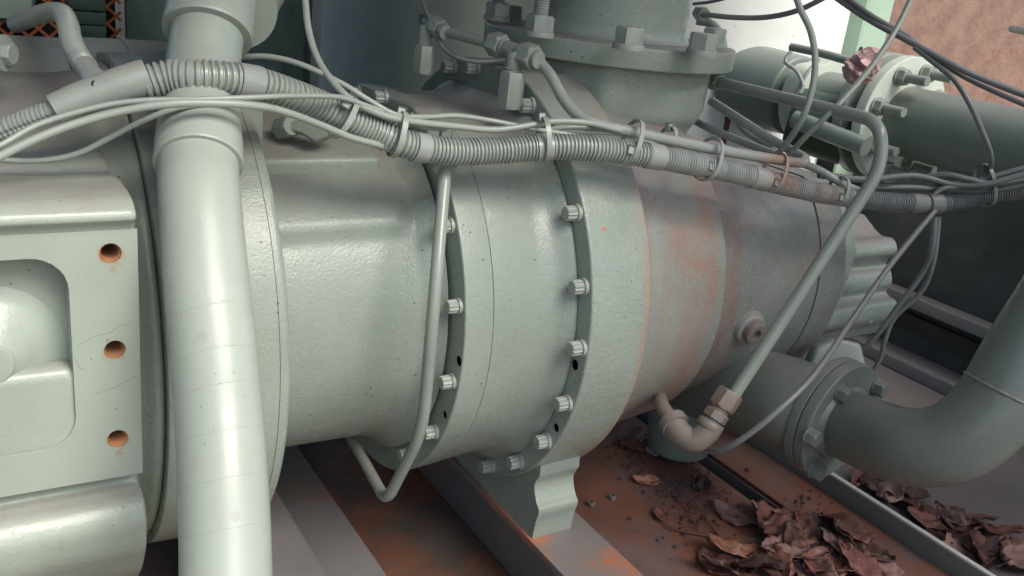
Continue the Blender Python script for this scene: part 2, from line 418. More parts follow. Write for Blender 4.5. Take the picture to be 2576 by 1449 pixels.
# first casing with a raised upper shelf
def rf1(s, th, d):
    a = math.degrees(math.atan2(d.z, -d.y))      # 0 = facing the viewer, 90 = up
    k = 0
    if 30 < a < 150:
        e = min(1, (a - 33) / 5) if a > 33 else 0
        k = .055 * e * e * (3 - 2 * e) * (1 if s < -.165 else max(0, 1 - (s + .165) / .02))
    return 1 + k
c1 = revolve('rotor_casing', rprof([(-.2979, .10), (-.2979, .170), (-.29, .1695), (-.23, .1705), (-.165, .172), (-.148, .176), (-.134, .186), (-.130, .19), (-.127, .192), (-.127, .1)], {'d': .004}), (0, 0, 0), AX, M_body, comp, 200, rf=rf1)
fl1 = revolve('small_bolted_flange', rprof([(-.1265, .12), (-.124, .188), (-.124, .219), (-.092, .217), (-.092, .10)], {1: .001, 2: .0025, 3: .0008}), (0, 0, 0), AX, M_body, comp, 240, rf=clampz(.207, .219))
c2 = revolve('main_casing', rprof([(-.0913, .10), (-.0913, .2165), (-.06, .214), (-.035, .213), (-.018, .217), (-.006, .226), (-.0005, .228), (-.0005, .1)], {1: .0008, 'd': .006}), (0, 0, 0), AX, M_body, comp, 240, rf=clampz(.2035, .2165))
revolve('casing_joint', [(-.0922, .2150), (-.0922, .2156), (-.0911, .2156), (-.0911, .2150)], (0, 0, 0), AX, M_dark, c2, 240, rf=clampz(.2028, .2156))
fl2 = revolve('large_bolted_flange', rprof([(0, .12), (0, .25), (.077, .2485), (.079, .232), (.079, .1)], {1: .003, 2: .004}), (0, 0, 0), AX, M_flg, comp, 240, rf=clampz(.2435, .25))
dis = revolve('discharge_casing', rprof([(.0791, .10), (.0791, .230), (.10, .224), (.15, .215), (.205, .209), (.221, .207), (.226, .203), (.2285, .195), (.235, .1)], {'d': .006}), (0, 0, 0), AX, M_dis, comp, 160)
# bearing casing with two shallow hollows in its upper side
def rf2(s, th, d):
    a = math.degrees(math.atan2(d.z, -d.y)); f = max(0, min(1, (s - .235) / .05)) * max(0, min(1, (.40 - s) / .04))
    return flat(s, th, d, .192, .138) - .07 * f * math.exp(-((a - 52) / 13) ** 2) - .03 * f * math.exp(-((a - 12) / 11) ** 2)
bea = revolve('bearing_casing', rprof([(.2292, .1), (.2292, .190), (.27, .1905), (.34, .194), (.395, .193), (.3985, .1915), (.3985, .1)], {'d': .004}), (0, 0, 0), AX, M_bear, comp, 160, rf=rf2)
endc = revolve('end_plate', rprof([(.399, .1), (.399, .1935), (.452, .189), (.455, .1)], {1: .001, 2: .004}), (0, 0, 0), AX, M_bear, comp, 160, rf=lambda s, th, d: flat(s, th, d, .192, .138))
# scalloped end cover
cov = [(a.y, a.z) for a in (at(x, y, X=.604) for x, y in ((2175, 540), (2214, 588), (2244, 598), (2256, 614), (2256, 636), (2236, 654), (2231, 668), (2243, 684), (2244, 714), (2231, 732), (2240, 746), (2256, 758), (2257, 785), (2246, 803), (2222, 815), (2205, 838)))]
cr_ = catmull([Vector((a, b, 0)) for a, b in cov], n=5); cov = [(v.x, v.y) for v in cr_]
cov = [(.09, cov[0][1])] + cov + [(.09, cov[-1][1])]
extrude('end_cover', cov, (.4545, 0, 0), Y, Z, X, .150, M_cast, comp, .003, 3, 50)
sh = [(-.16, .04), (-.13, .09), (-.09, .12), (.05, .12), (.05, -.13), (-.08, -.165), (-.135, -.15), (-.15, -.09)]
extrude('cover_base', sh, (.4546, 0, 0), Y, Z, X, .05, M_cast, comp, .006, 3, 50)

# foot under the large flange
ft = []
P0 = lambda x, y: at(x, y, X=.01)
fo = [(1292, 1190), (1352, 1195), (1341, 1222), (1345, 1262), (1352, 1288), (1343, 1318), (1338, 1336)]
fpoly = [(P0(x, y).y, P0(x, y).z) for x, y in fo]
yf = fpoly[-1][0]
full = [(fpoly[1][0], -.16)] + [(fpoly[1][0] - .002, fpoly[1][1])] + fpoly[2:]
full[-1] = (yf, -.2649)
cr_ = catmull([Vector((a, b, 0)) for a, b in full[1:]], n=6); full = [full[0]] + [(v.x, v.y) for v in cr_]
back = [(-a, b) for a, b in full[::-1]]
extrude('foot', full + back, (.012, 0, 0), Y, Z, X, .054, M_body, comp, 0, 2, 50)

# bolts with twelve points, and holes
def bolt12(p, parent, s=1.0):
    n = Vector((-1, 0, 0)); _, u, v = basis(n); a0 = random.uniform(0, 1)
    def star(h, r, k=24): return [p + n * h + (u * math.cos(2 * math.pi * j / k + a0) + v * math.sin(2 * math.pi * j / k + a0)) * (r * (1 if j % 2 else .87)) for j in range(k)]
    b = revolve('bolt', rprof([(0, .0098 * s), (.004 * s, .0096 * s), (.0042 * s, .006 * s)], {'d': 0}), p, n, M_bolt, parent, 28)
    lv = [(0.0035, .0082), (.0145, .0080), (.0158, .0072)]
    V = []; F = []
    for h, r in lv: V += star(h * s, r * s)
    for i in range(2):
        for k in range(24): a = i * 24 + k; c = i * 24 + (k + 1) % 24; F.append((a, c, c + 24, a + 24))
    F.append(tuple(range(24))); F.append(tuple(48 + k for k in range(24)))
    link('bolt_head', V, F, M_bolt, b, 25)
    return b
DB = [(1440, 536), (1457, 722), (1452, 876), (1417, 1015), (1366, 1110), (1297, 1162), (1224, 1154), (1130, 158), (1187, 185), (1325, 268)]
rc = []
for x, y in DB:
    p = at(x, y, X=-.006); p.x = 0; rr = (p.y ** 2 + p.z ** 2) ** .5; k = min(.2405, max(.236, rr)) / rr; p.y *= k; p.z *= k
    bolt12(p, fl2, .95)
CB = [(1135, 560), (1157, 776), (1135, 973), (1086, 1095), (1016, 1123), (890, 207), (957, 245), (1031, 272)]
for x, y in CB:
    p = at(x, y, X=-.130); p.x = -.124; rr = (p.y ** 2 + p.z ** 2) ** .5; k = min(.207, max(.203, rr)) / rr; p.y *= k; p.z *= k
    bolt12(p, fl1, .85)
def hole_cut(p, n, r, d, seg=24):
    return revolve('cut', [(-.004, r), (d, r)], p, n, M_dark, None, seg, 0)
HB = [((1446, 918), fl2, 0, .0058, M_body), ((1399, 1076), fl2, 0, .0048, M_body), ((1154, 908), fl1, -.124, .0052, M_rusthole), ((1119, 1043), fl1, -.124, .004, M_rusthole)]
cuts = {}
for (q, o_, x0, r, m_) in HB:
    p = at(q[0], q[1], X=x0); cuts.setdefault(o_.name, (o_, []))[1].append((p, r, m_))
for k, (o_, L) in cuts.items():
    boolean(o_, [hole_cut(p, X, r, .018) for p, r, m_ in L])
    for p, r, m_ in L: revolve('hole', [(.0006, r * .99), (.0172, r * .99), (.0175, r * .6), (.0006, r * .93)], p, X, m_, o_, 24)

# oil plug on the bearing casing
pp = at(1887, 828, cyl=.196); nn = Vector((0, pp.y, pp.z)).normalized(); nn = (nn + Vector((-.12, 0, 0))).normalized()
b = revolve('plug_boss', rprof([(-.02, .026), (-.001, .021), (.004, .019), (.004, .012)], {'d': .003}), pp, nn, M_dis, comp, 36)
pl = revolve('plug', rprof([(.0041, .0145), (.0135, .0135), (.0135, .0065), (.0075, .0062), (.0075, .001)], {1: .0012}), pp, nn, M_pnk, comp, 36)

# suction neck on top
NC = Vector((.19, .035, 0))
fz = .281
neckflange = revolve('suction_flange', rprof([(fz - .024, .09), (fz - .024, .155), (fz, .155), (fz, .09)], {1: .002, 2: .0025}), NC, Z, M_body, comp, 120)
revolve('suction_neck', rprof([(fz + .0002, .100), (fz + .004, .096), (fz + .012, .0925), (.62, .090), (.62, .05)], {'d': .004}), NC, Z, M_body, comp, 120)
def rf3(s, th, d):
    a = math.atan2(d.y, d.x)
    return 1 + .05 * max(0, math.cos(a * 6 + .6)) ** 3 * max(0, min(1, (s - .13) / .05))
revolve('neck_base', rprof([(.02, .17), (.10, .155), (.145, .128), (.165, .112), (.185, .116), (.20, .128), (fz - .0242, .131), (fz - .0242, .06)], {'d': .014, 6: .001}, 6), NC, Z, M_cast, comp, 144, rf=rf3)
def hexbolt(x, y, z0, stud=False, s=1.0, rot=0.3, parent=comp, m=M_bolt):
    p = at(x, y, Z=z0); p.z = z0
    b = disc('bolt', p + Z * .0002, Z, .0165 * s, .0055 * s, m, parent)
    hexprof('bolt_head', p + Z * .0058 * s, Z, .0265 * s, .0165 * s, m, b, rot)
    if stud:
        L = [(.022 * s, .008 * s)]
        prof = []
        for k in range(26): prof += [(.022 * s + k * .0026, .0083 * s), (.022 * s + k * .0026 + .0013, .0072 * s)]
        revolve('stud', prof, p, Z, m, b, 18, 60)
    return b
hexbolt(1579, 124, fz, s=1.02, rot=.15); hexbolt(1763, 138, fz, s=1.02, rot=.5); hexbolt(1793, 118, fz, rot=.2)
hexbolt(1354, 92, fz, True, s=1.0, rot=.1); hexbolt(1249, 52, fz, True, s=1.0, rot=.3); hexbolt(1292, 50, fz, s=.8)
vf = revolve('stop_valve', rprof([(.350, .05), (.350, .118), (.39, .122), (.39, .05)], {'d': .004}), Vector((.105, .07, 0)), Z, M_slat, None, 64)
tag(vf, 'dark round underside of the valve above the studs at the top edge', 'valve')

# flat pads and plug fittings on the top of the casing
p = at(705, 325, z=.86)
b = tag(hexprof('hex_plug', p - Vector((0, .0, 0)), (.25, -.9, .35), .018, .020, M_body, None), 'hexagonal plug screwed in behind the corrugated hose', 'plug')
lv = thing('valve_lever', 'rounded dark grey lever behind the hose beside the hex plug', 'lever', at(760, 330, z=.84))
lp = [(a * .8, b * .8) for a, b in [(-.022, .004), (.0, .010), (.03, .006), (.042, .0), (.026, -.012), (.012, -.018), (-.004, -.008), (-.02, -.004)]]
extrude('handle', lp, at(765, 318, z=.845), CR, CU, CF, .016, M_tube, lv, .003, 3)
box('bracket', at(598, 430, z=.80), at(598, 430, z=.80) + Vector((.022, .10, .055)), M_body, comp, .003)

# =====================================================================
#  DRIVE HOUSING (left): cross-section swept along X, pad with holes
# =====================================================================
drv = thing('drive_housing', 'pale green drive housing with a bolt-hole pad and rounded upper lip', 'housing', (-.55, -.1, -.36))
def yz(x, y, Yv): p = at(x, y, Y=Yv); return (Yv, p.z)
top = [yz(150, 92, .10), yz(150, 250, -.03), yz(150, 345, -.10), yz(150, 400, -.145), yz(160, 432, -.165), yz(160, 447, -.20), yz(165, 478, -.236), yz(165, 505, -.256), yz(165, 540, -.266), yz(165, 562, -.267), yz(165, 568, -.262)]
low = [(-.2585, .150), (-.2585, -.0395), (-.254, -.0405), (-.2435, -.042)]
bulge = [yz(160, 1245, -.246), yz(160, 1290, -.266), yz(160, 1350, -.276), yz(160, 1420, -.272), yz(160, 1480, -.25), (-.2, -.19), (.10, -.19)]
prof = [top[0]] + rprof(top, .006, 3)[1:] + low + rprof(bulge, .012, 4)
extrude('housing_body', prof, (-.95, 0, 0), Y, Z, X, .95 - .4195, M_drive, drv, .004, 3, 30)
# neck between the pad and the flange
revolve('housing_collar', rprof([(-.60, .10), (-.60, .214), (-.44, .216), (-.412, .220), (-.402, .228), (-.3955, .228), (-.3955, .12)], {'d': .008}), (0, 0, 0), AX, M_cast, drv, 140)
# the pad, with a recess and three threaded holes
padp = [(-.95, .1535), (-.4185, .1535), (-.4190, -.0405), (-.95, -.0355)]
HOL = [at(x, y, Y=-.26) for x, y in ((278, 637), (289, 880), (296, 1104))]
M_pad = mat('pad_enamel', G_LIT, .36, dust=0, speck=.5, bump=.3, spots=[(h + Vector((0, 0, -.0012)), .0088, (.36, .27, .17)) for h in HOL] + [(HOL[k] + Vector((.001, 0, -.012)), .0035, (.36, .31, .22)) for k in (0, 2)])
pad = extrude('mounting_pad', padp, (0, -.2600, 0), X, Z, Y, .0015, M_pad, drv, .0004, 1)
rec = at(0, 650, Y=-.26); 
cutl = []
def rrect(x0, x1, z0, z1, r, n=7):
    out = []
    for cx, cz, a0 in ((x1 - r, z1 - r, 0), (x0 + r, z1 - r, 90), (x0 + r, z0 + r, 180), (x1 - r, z0 + r, 270)):
        for k in range(n + 1):
            a = R(a0 + 90 * k / n); out.append((cx + r * math.cos(a), cz + r * math.sin(a)))
    return out
rr_ = at(183, 900, Y=-.26); rt = at(90, 650, Y=-.26); rb = at(120, 1133, Y=-.26)
housing = bpy.data.objects['housing_body']
cb = lambda d0, d1, e=0: extrude('cut', rrect(-.60, rr_.x + e, rb.z - e, rt.z + e, .024), (0, d0, 0), X, Z, Y, d1 - d0, M_dark, None, 0)
holes = [at(x, y, Y=-.26) for x, y in ((278, 637), (289, 880), (296, 1104))]
hr = px(25.5, .655)
mkh = lambda: [hole_cut(Vector((h.x, -.262, h.z)), Y, hr, .034, 32) for h in holes]
boolean(pad, [cb(-.27, -.25)] + mkh())
boolean(housing, [cb(-.27, -.234)] + mkh())
for h in holes:
    pr = []
    for k in range(11): pr += [(.0012 + k * .0028, hr * .985), (.0012 + k * .0028 + .0014, hr * .80)]
    pr += [(.031, hr * .85), (.031, .0005)]
    n_, u_, v_ = basis(Y); V = []; F = []; sg = 32
    for s_, r_ in pr:
        for k in range(sg): th = 2 * math.pi * k / sg; V.append(Vector((h.x, -.260, h.z)) + Y * s_ + (u_ * math.cos(th) + v_ * math.sin(th)) * r_)
    for i in range(len(pr) - 1):
        for k in range(sg): a = i * sg + k; b_ = i * sg + (k + 1) % sg; F.append((a, b_, b_ + sg, a + sg))
    link('threaded_hole', V, F, M_rusthole, pad, 0)
# round boss in the recess with its fillet
hb = at(-28, 912, Y=-.25)
revolve('recess_boss', rprof([(.0, .050), (-.003, .040), (-.009, .031), (-.016, .022), (-.0205, .0155), (-.0225, .0145), (-.0225, .004)], {'d': .003}), Vector((hb.x, -.2345, hb.z)), Y, M_drive, drv, 64)
sx = rr_.x - .0008
extrude('recess_step', rrect(-.60, sx + .006, rb.z - .005, at(100, 925, Y=-.25).z, .012), (0, -.2574, 0), X, Z, Y, .022, M_drive, drv, .0095, 6)
M_crk = mat('crack_line', (.17, .18, .16), .8, bump=0)
for L in ([(197, 868), (240, 845), (275, 838), (300, 820), (330, 812)], [(188, 900), (200, 925), (215, 930)], [(240, 990), (290, 975), (345, 945)]):
    tube('crack', [at(x, y, Y=-.26) for x, y in L], .00022, M_crk, pad, None, 4, .002) if False else link('crack', *sweep([at(x, y, Y=-.26) for x, y in L], .00016, 4), M_crk, pad)
# hexagon bolt at the left edge
b = disc('bolt', at(2, 133, z=.70), (.8, -.5, 0), .014, .004, M_bolt, drv)
hexprof('bolt_head', at(6, 133, z=.70), (.8, -.5, 0), .0155, .0085, M_bolt, b, .2)

# =====================================================================
#  LARGE STAND PIPE IN FRONT
# =====================================================================
sp = thing('stand_pipe', 'thick pale painted upright pipe with socket couplings in front of the drive flange', 'pipe', at(570, 1500, z=.57))
PL = [(545, -60, .76), (520, 100, .735), (508, 200, .72), (500, 400, .675), (503, 500, .655), (520, 700, .635), (540, 900, .62), (556, 1100, .605), (566, 1300, .59), (570, 1520, .575)]
PP = resample(catmull(pts(PL), n=14), .006)
pr_ = .0283
L1 = [p for p in PP]
V, F = sweep(PP, lambda s: pr_, 48); link('pipe_barrel', V, F, M_pvc, sp)
def coll(name, i0, i1, prof, par=sp):
    a = PP[i0]; b_ = PP[i1]; d = (b_ - a); L = d.length
    return revolve(name, [(s * L, r) for s, r in prof], a, d, M_pvc, par, 48)
def idx(y):  # nearest centreline point to a picture height
    best = min(range(len(PP)), key=lambda i: abs((724.5 - FP * ((PP[i] - CP).dot(CU)) / ((PP[i] - CP).dot(CF))) - y)); return best
coll('coupling', idx(285), idx(420), rprof([(0, .0285), (.0, .0300), (.30, .0303), (.55, .0312), (.97, .0318), (1.0, .0312), (1.0, .0285)], {'d': .003, 1: .002}, 3))
coll('coupling', idx(-50), idx(92), rprof([(0, .0300), (.0, .0340), (.35, .0345), (.96, .0352), (1.0, .0344), (1.0, .0285)], {'d': .003}, 3))
for yy in (790, 905, 995, 1100, 1210, 1330):     # tape laps under the paint
    i = idx(yy); a = PP[i]; d = PP[i + 1] - PP[i]
    revolve('tape_lap', [(-.0035, .02825), (0, .0285), (.0003, .0285), (.0006, .0282)], a, d + Vector((.0006, 0, .0002)), M_pvc, sp, 48)
# branch of the top socket going right
tube('socket_branch', [at(585, 20, z=.76), at(600, -20, z=.79), at(640, -80, z=.84)], .036, M_pvc, sp, 32)

# =====================================================================
#  CORRUGATED HOSE
# =====================================================================
hs = thing('corrugated_hose', 'long painted corrugated conduit hose drooping across the whole machine', 'hose', at(1300, 400, z=.9))
HP = [(365, 208, .675), (430, 193, .68), (500, 192, .683), (580, 198, .695), (650, 210, .71), (730, 235, .73), (800, 262, .75), (870, 297, .765), (940, 330, .78), (1010, 360, .79), (1080, 375, .805), (1160, 382, .82), (1240, 380, .835), (1330, 373, .85), (1420, 370, .86), (1500, 374, .87), (1580, 384, .885), (1650, 395, .90), (1740, 412, .93),
      (1830, 430, .965), (1920, 452, 1.0), (2010, 474, 1.035), (2100, 492, 1.07), (2200, 505, 1.10), (2300, 512, 1.12), (2360, 513, 1.13), (2420, 503, 1.14), (2500, 487, 1.15), (2640, 470, 1.16)]
HC = catmull(pts(HP), n=20)
STEP = .00062
HC = resample(HC, STEP)
def rib(s, pitch):
    f = (s / pitch) % 1
    return 1.0 if f < .5 else (.82 if .62 < f < .90 else .91)
hlen = STEP * len(HC)
def screen(p): q = p - CP; z_ = q.dot(CF); return (1288 + FP * q.dot(CR) / z_, 724.5 - FP * q.dot(CU) / z_)
def hidx(x): return min(range(0, len(HC), 4), key=lambda i: abs(screen(HC[i])[0] - x))
h_r0 = .0125
def hrad(s): return h_r0 * (1 - .08 * min(1, max(0, (s - .25) / .6)))
slit = {}
def hrf(s, th, i):
    pitch = .0046 if s < .16 else (.0038 if s < .9 else .0036)
    k = rib(s, pitch)
    dj = abs(((math.degrees(th) - ((172 if s < .55 else 150) + 7 * math.sin(s * 21))) + 180) % 360 - 180)
    if dj < 6: k = min(k, .66)
    return k * (1 + .012 * math.sin(s * 37) + .01 * math.sin(s * 91 + th))
segs = [(0, hidx(2045))]
i0 = hidx(1640)
V, F = sweep(HC[:i0], hrad, 40, hrf); link('corrugated_run', V, F, M_hose, hs, 50)
off = STEP * i0
i1 = hidx(2140)
V, F = sweep(HC[i0 - 1:i1], lambda s: hrad(s + off), 36, lambda s, th, i: hrf(s + off, th, i)); link('corrugated_run', V, F, M_hoser, hs, 50)
off2 = STEP * i1
V, F = sweep(HC[i1 - 1:], lambda s: hrad(s + off2), 32, lambda s, th, i: hrf(s + off2, th, i)); link('corrugated_run', V, F, M_cabd, hs, 50)
def tape(x0, x1, m=M_tape, k=1.05):
    a, b_ = hidx(x0), hidx(x1); C_ = HC[a:b_:5]
    if len(C_) < 3: C_ = HC[a:b_]
    rng = [random.uniform(-1, 1) for _ in range(12)]
    V, F = sweep(C_, lambda s: hrad(a * STEP + s) * k, 30, lambda s, th, i: 1 + .012 * math.sin(s * 900 + rng[0] * 5) + .012 * math.sin(th * 3 + s * 160 + rng[1] * 6))
    return link('tape_wrap', V, F, m, hs)
tape(600, 655); tape(1040, 1078); tape(1348, 1388, k=1.07); tape(1622, 1665, M_hoser); tape(1885, 1925, M_hoser); tape(2288, 2325, M_cabd); tape(2328, 2362, M_cabd, 1.14)
# tee fitting with its smaller branches
tf = thing('hose_tee', 'smooth painted tee fitting joining three corrugated hoses in front of the housing', 'fitting', at(250, 235, z=.66))
TC = pts([(138, 277, .655), (200, 250, .660), (300, 215, .668), (372, 194, .675)])
V, F = sweep(resample(catmull(TC, n=10), .005), lambda s: .0112 + .0022 * min(1, s / .06), 32); link('tee_body', V, F, M_hose, tf)
V, F = sweep(resample(catmull(pts([(262, 232, .667), (240, 205, .675), (212, 165, .69)]), n=10), .003), lambda s: .0125 - .0045 * min(1, s / .028) , 28); link('tee_branch', V, F, M_hose, tf)
disc('tee_hole', at(238, 211, z=.653), ray(238, 211) * -1 + Vector((0, 0, .6)), .0024, .0006, M_dark, tf, 0, 18)
def smallhose(name, L, r, pitch, label):
    C_ = resample(catmull(pts(L), n=16), .0006)
    V, F = sweep(C_, r, 24, lambda s, th, i: (1.0 if (s / pitch) % 1 < .55 else .88) * (.82 if abs(((math.degrees(th) - 120) + 180) % 360 - 180) < 10 else 1))
    return tag(link(name, V, F, M_hose, None, 50), label, 'hose')
smallhose('branch_hose', [(-60, 345, .66), (0, 327, .655), (60, 305, .655), (148, 274, .656)], .0078, .0034, 'small corrugated hose entering the tee from the left edge')
smallhose('branch_hose', [(218, 172, .692), (200, 145, .71), (180, 105, .73), (170, 60, .76), (152, 32, .80), (105, 35, .85), (40, 60, .90)], .0085, .0024, 'split corrugated hose rising from the tee past the green slats')

# =====================================================================
#  CABLES AND RIGID TUBES
# =====================================================================
def cable(L, w_, label, m=M_cab, name='cable', cat='cable', seg=12):
    P = pts(L); mid = sum(((p - CP).dot(CF) for p in P)) / len(P)
    return tag(tube(name, L, w_, m, None, seg), label, cat)
cable([(765, -60, .78), (768, 0, .78), (777, 80, .775), (800, 150, .765), (838, 207, .755), (885, 252, .75), (950, 285, .765), (1020, 303, .78), (1150, 318, .815), (1250, 326, .835), (1350, 312, .85), (1400, 305, .855), (1480, 309, .865), (1560, 328, .885), (1660, 352, .91)], .0030, 'smooth cable hanging from the top edge and joining the hose')
cable([(560, 150, .78), (615, 143, .77), (680, 143, .765), (760, 163, .76), (860, 210, .76), (925, 250, .765), (1000, 290, .775), (1080, 294, .80), (1150, 291, .82), (1240, 304, .84), (1330, 322, .85), (1410, 335, .862), (1500, 352, .872), (1600, 360, .89)], .0024, 'thin cable coming from behind the upright pipe along the hose')
cable([(-60, 385, .60), (0, 366, .605), (100, 312, .62), (250, 268, .635), (360, 253, .645), (500, 250, .658), (640, 245, .68), (750, 241, .705), (850, 244, .735), (900, 258, .75), (980, 288, .775), (1060, 318, .80), (1120, 325, .82)], .0022, 'upper of the pair of pale cables crossing below the tee')
cable([(-60, 425, .595), (0, 393, .60), (100, 345, .61), (200, 308, .62), (320, 277, .63), (450, 260, .64), (600, 262, .66), (700, 277, .685), (800, 312, .72), (880, 345, .75), (950, 364, .775), (1020, 385, .80), (1060, 395, .83)], .0030, 'thickest pale cable curving under the hose from the left edge')
cable([(-60, 390, .64), (10, 402, .645), (100, 404, .65), (190, 388, .655), (270, 350, .655), (350, 308, .652), (440, 273, .655), (520, 262, .665)], .0021, 'thin cable sagging lowest below the tee')
cable([(1380, 325, .872), (1450, 320, .878), (1520, 326, .885), (1620, 352, .90), (1680, 372, .92)], .0026, 'short cable tucked between hose and rigid tube')
cable([(1380, 345, .875), (1460, 334, .88), (1560, 338, .89), (1640, 358, .905)], .0024, 'short lower cable strand lying right on the hose')
cable([(1058, -40, 1.0), (1066, 15, .99), (1080, 45, .985)], .0022, 'thin wire dropping to the elbow fitting', M_cabd)
cable([(1098, 85, .985), (1112, 115, .985), (1145, 142, .99), (1200, 155, 1.0), (1275, 150, 1.02)], .0028, 'short looped cable hanging behind the tube between the two fittings', M_cabd)
# rigid tube along the hose
t2 = thing('oil_tube', 'bent rigid oil tube running down beside the hose to a rusty hairpin', 'tube', at(1400, 250, z=.93))
TL = [(1105, 74, .985), (1240, 112, .945)]
tube('straight_run', TL, .0056, M_tube, t2)
TL = [(1330, 143, .92), (1357, 158, .915), (1385, 190, .905), (1415, 245, .895), (1450, 287, .885), (1500, 312, .88), (1600, 334, .895), (1700, 356, .92), (1800, 376, .955), (1900, 393, .99), (1990, 407, 1.02), (2018, 409, 1.03), (2024, 399, 1.045), (2000, 384, 1.06), (1930, 345, 1.09), (1860, 300, 1.12), (1790, 255, 1.17)]
tube('bent_run', TL, .0056, M_tuber, t2, 18, .004)
def fitt(name, L, afs, label, m=M_tube, group=None):
    """stack of hexagons/cylinders: L = [(x,y,z)...] axis start and end; afs = [(kind, length fraction, size)]"""
    a, b_ = pts(L); d = b_ - a; Ln = d.length
    t = thing(name, label, 'fitting', (a + b_) / 2, group); s = 0
    for kind, fr, sz in afs:
        o = a + d * s; l = Ln * fr
        if kind == 'h': hexprof('hex_nut', o, d, sz, l, m, t, .2, top=False)
        elif kind == 'c': revolve('collar', rprof([(0, sz / 2 * .96), (l * .1, sz / 2), (l * .9, sz / 2), (l, sz / 2 * .96)], 0), o, d, m, t, 28)
        elif kind == 't':
            n_ = max(3, int(l / .0022)); pr = []
            for k in range(n_): pr += [(l * k / n_, sz / 2), (l * (k + .5) / n_, sz / 2 * .9)]
            revolve('thread', pr, o, d, m, t, 22, 60)
        s += fr
    return t
e1 = fitt('elbow_fitting', [(1075, 55, 1.0), (1122, 82, .975)], [('c', .2, .017), ('h', .55, .0195), ('c', .25, .016)], 'elbow fitting with hex nut at the far end of the oil tube')
box('elbow_block', at(1052, 84, z=1.01), at(1078, 48, z=.995) + Vector((.002, .006, .002)), M_tube, e1, .002)
hexprof('hex_body', at(1064, 185, z=1.0), Z, .020, .030, M_tube, e1, .3, top=False)
revolve('thread', [(0, .008), (.022, .008)], at(1066, 115, z=1.0), Z, M_tube, e1, 24)
e2 = fitt('tee_fitting', [(1238, 108, .95), (1356, 152, .905)], [('h', .24, .0225), ('c', .06, .018), ('c', .34, .0165), ('h', .28, .0235), ('c', .08, .0175)], 'tee fitting on a tall hex adapter midway along the oil tube')
revolve('tee_stem', [(0, .0085), (.024, .0085)], at(1288, 190, z=.925), Z, M_tube, e2, 28)
pr = []
for k in range(6): pr += [(k * .0025, .0092), (k * .0025 + .0012, .0082)]
revolve('thread', pr, at(1287, 196, z=.925) - Z * .003, Z, M_tube, e2, 24, 60)
hexprof('hex_body', at(1281, 272, z=.93), Z, .0225, .0365, M_tube, e2, .25, top=False)
# tube looping down in front of the casing
t4 = thing('drain_tube', 'slim rigid tube dropping from a nut under the hose and doubling back below the casing', 'tube', at(1080, 800, z=.80))
tube('tube_run', [(1122, 395, .845), (1120, 430, .835), (1092, 760, .80), (1063, 1085, .86), (972, 1262, .93), (880, 1095, 1.05), (860, 1050, 1.08)], .0058, M_tube, t4, 20, fillet={1: .01, 2: .15, 3: .035, 4: .02, 5: .01})
hexprof('hex_nut', at(1122, 400, z=.842), at(1116, 435, z=.834) - at(1122, 400, z=.842), .0205, .0135, M_tube, t4, .3, top=False)
box('bracket', at(1105, 345, z=.87), at(1142, 328, z=.86) + Vector((.004, .01, 0)), M_tube, t4, .001)
# long tube from the back, over the top and down to the elbow
t3 = thing('return_tube', 'long rigid tube crossing from behind the neck then bending down across the bearing casing', 'tube', at(2100, 450, z=.98))
tube('tube_run', [at(1812, 208, X=.305), at(2215, 306, X=.305), (2218, 420, .955), (1836, 1010, 1.0)], .0070, M_tube, t3, 20, fillet={1: .05, 2: .05})
hexprof('hex_nut', at(1808, 207, X=.305) + Vector((0, .012, 0)), (0, -1, 0), .019, .014, M_tube, t3, .2, top=False)
e3 = fitt('pipe_elbow', [(1841, 985, 1.0), (1775, 1085, 1.0)], [('h', .42, .0255), ('c', .08, .021), ('h', .2, .0235), ('c', .07, .019), ('c', .16, .029)], 'rusty threaded elbow at the foot of the return tube, above the deck plate', M_pnk)
V, F = sweep(resample(catmull(pts([(1795, 1060, 1.0), (1775, 1090, 1.0), (1745, 1108, 1.003), (1712, 1090, 1.01), (1690, 1062, 1.02)]), n=10), .003), .0135, 32); link('elbow_body', V, F, M_pnk, e3)
revolve('elbow_rim', rprof([(0, .0165), (.011, .0165)], 0), at(1702, 1076, z=1.015), at(1682, 1046, z=1.03) - at(1702, 1076, z=1.015), M_pnk, e3, 32)
tube('nipple', [(1690, 1060, 1.02), (1665, 1020, 1.05), (1660, 1000, 1.10)], .0085, M_pnk, e3, 20)
# tubes behind
tag(tube('rear_tube', [(1740, 300, 1.20), (1790, 325, 1.15), (1880, 362, 1.12), (1990, 402, 1.09), (2060, 428, 1.08), (2118, 462, 1.08), (2160, 480, 1.10)], .0048, M_tube, None, 14), 'rigid tube running behind the rusty hairpin to join the hose', 'tube')
tag(tube('rear_tube', [(1805, 262, 1.22), (1850, 300, 1.2), (1880, 335, 1.18), (1950, 375, 1.14)], .0042, M_tube, None, 14), 'thin tube slanting down behind the return tube below the neck flange', 'tube')
tag(tube('rear_tube', [(1755, 52, 1.3), (1790, 60, 1.29), (1815, 95, 1.28), (1817, 135, 1.27), (1810, 180, 1.26)], .0062, M_tube, None, 16), 'short curved tube bending down just right of the suction neck', 'tube')
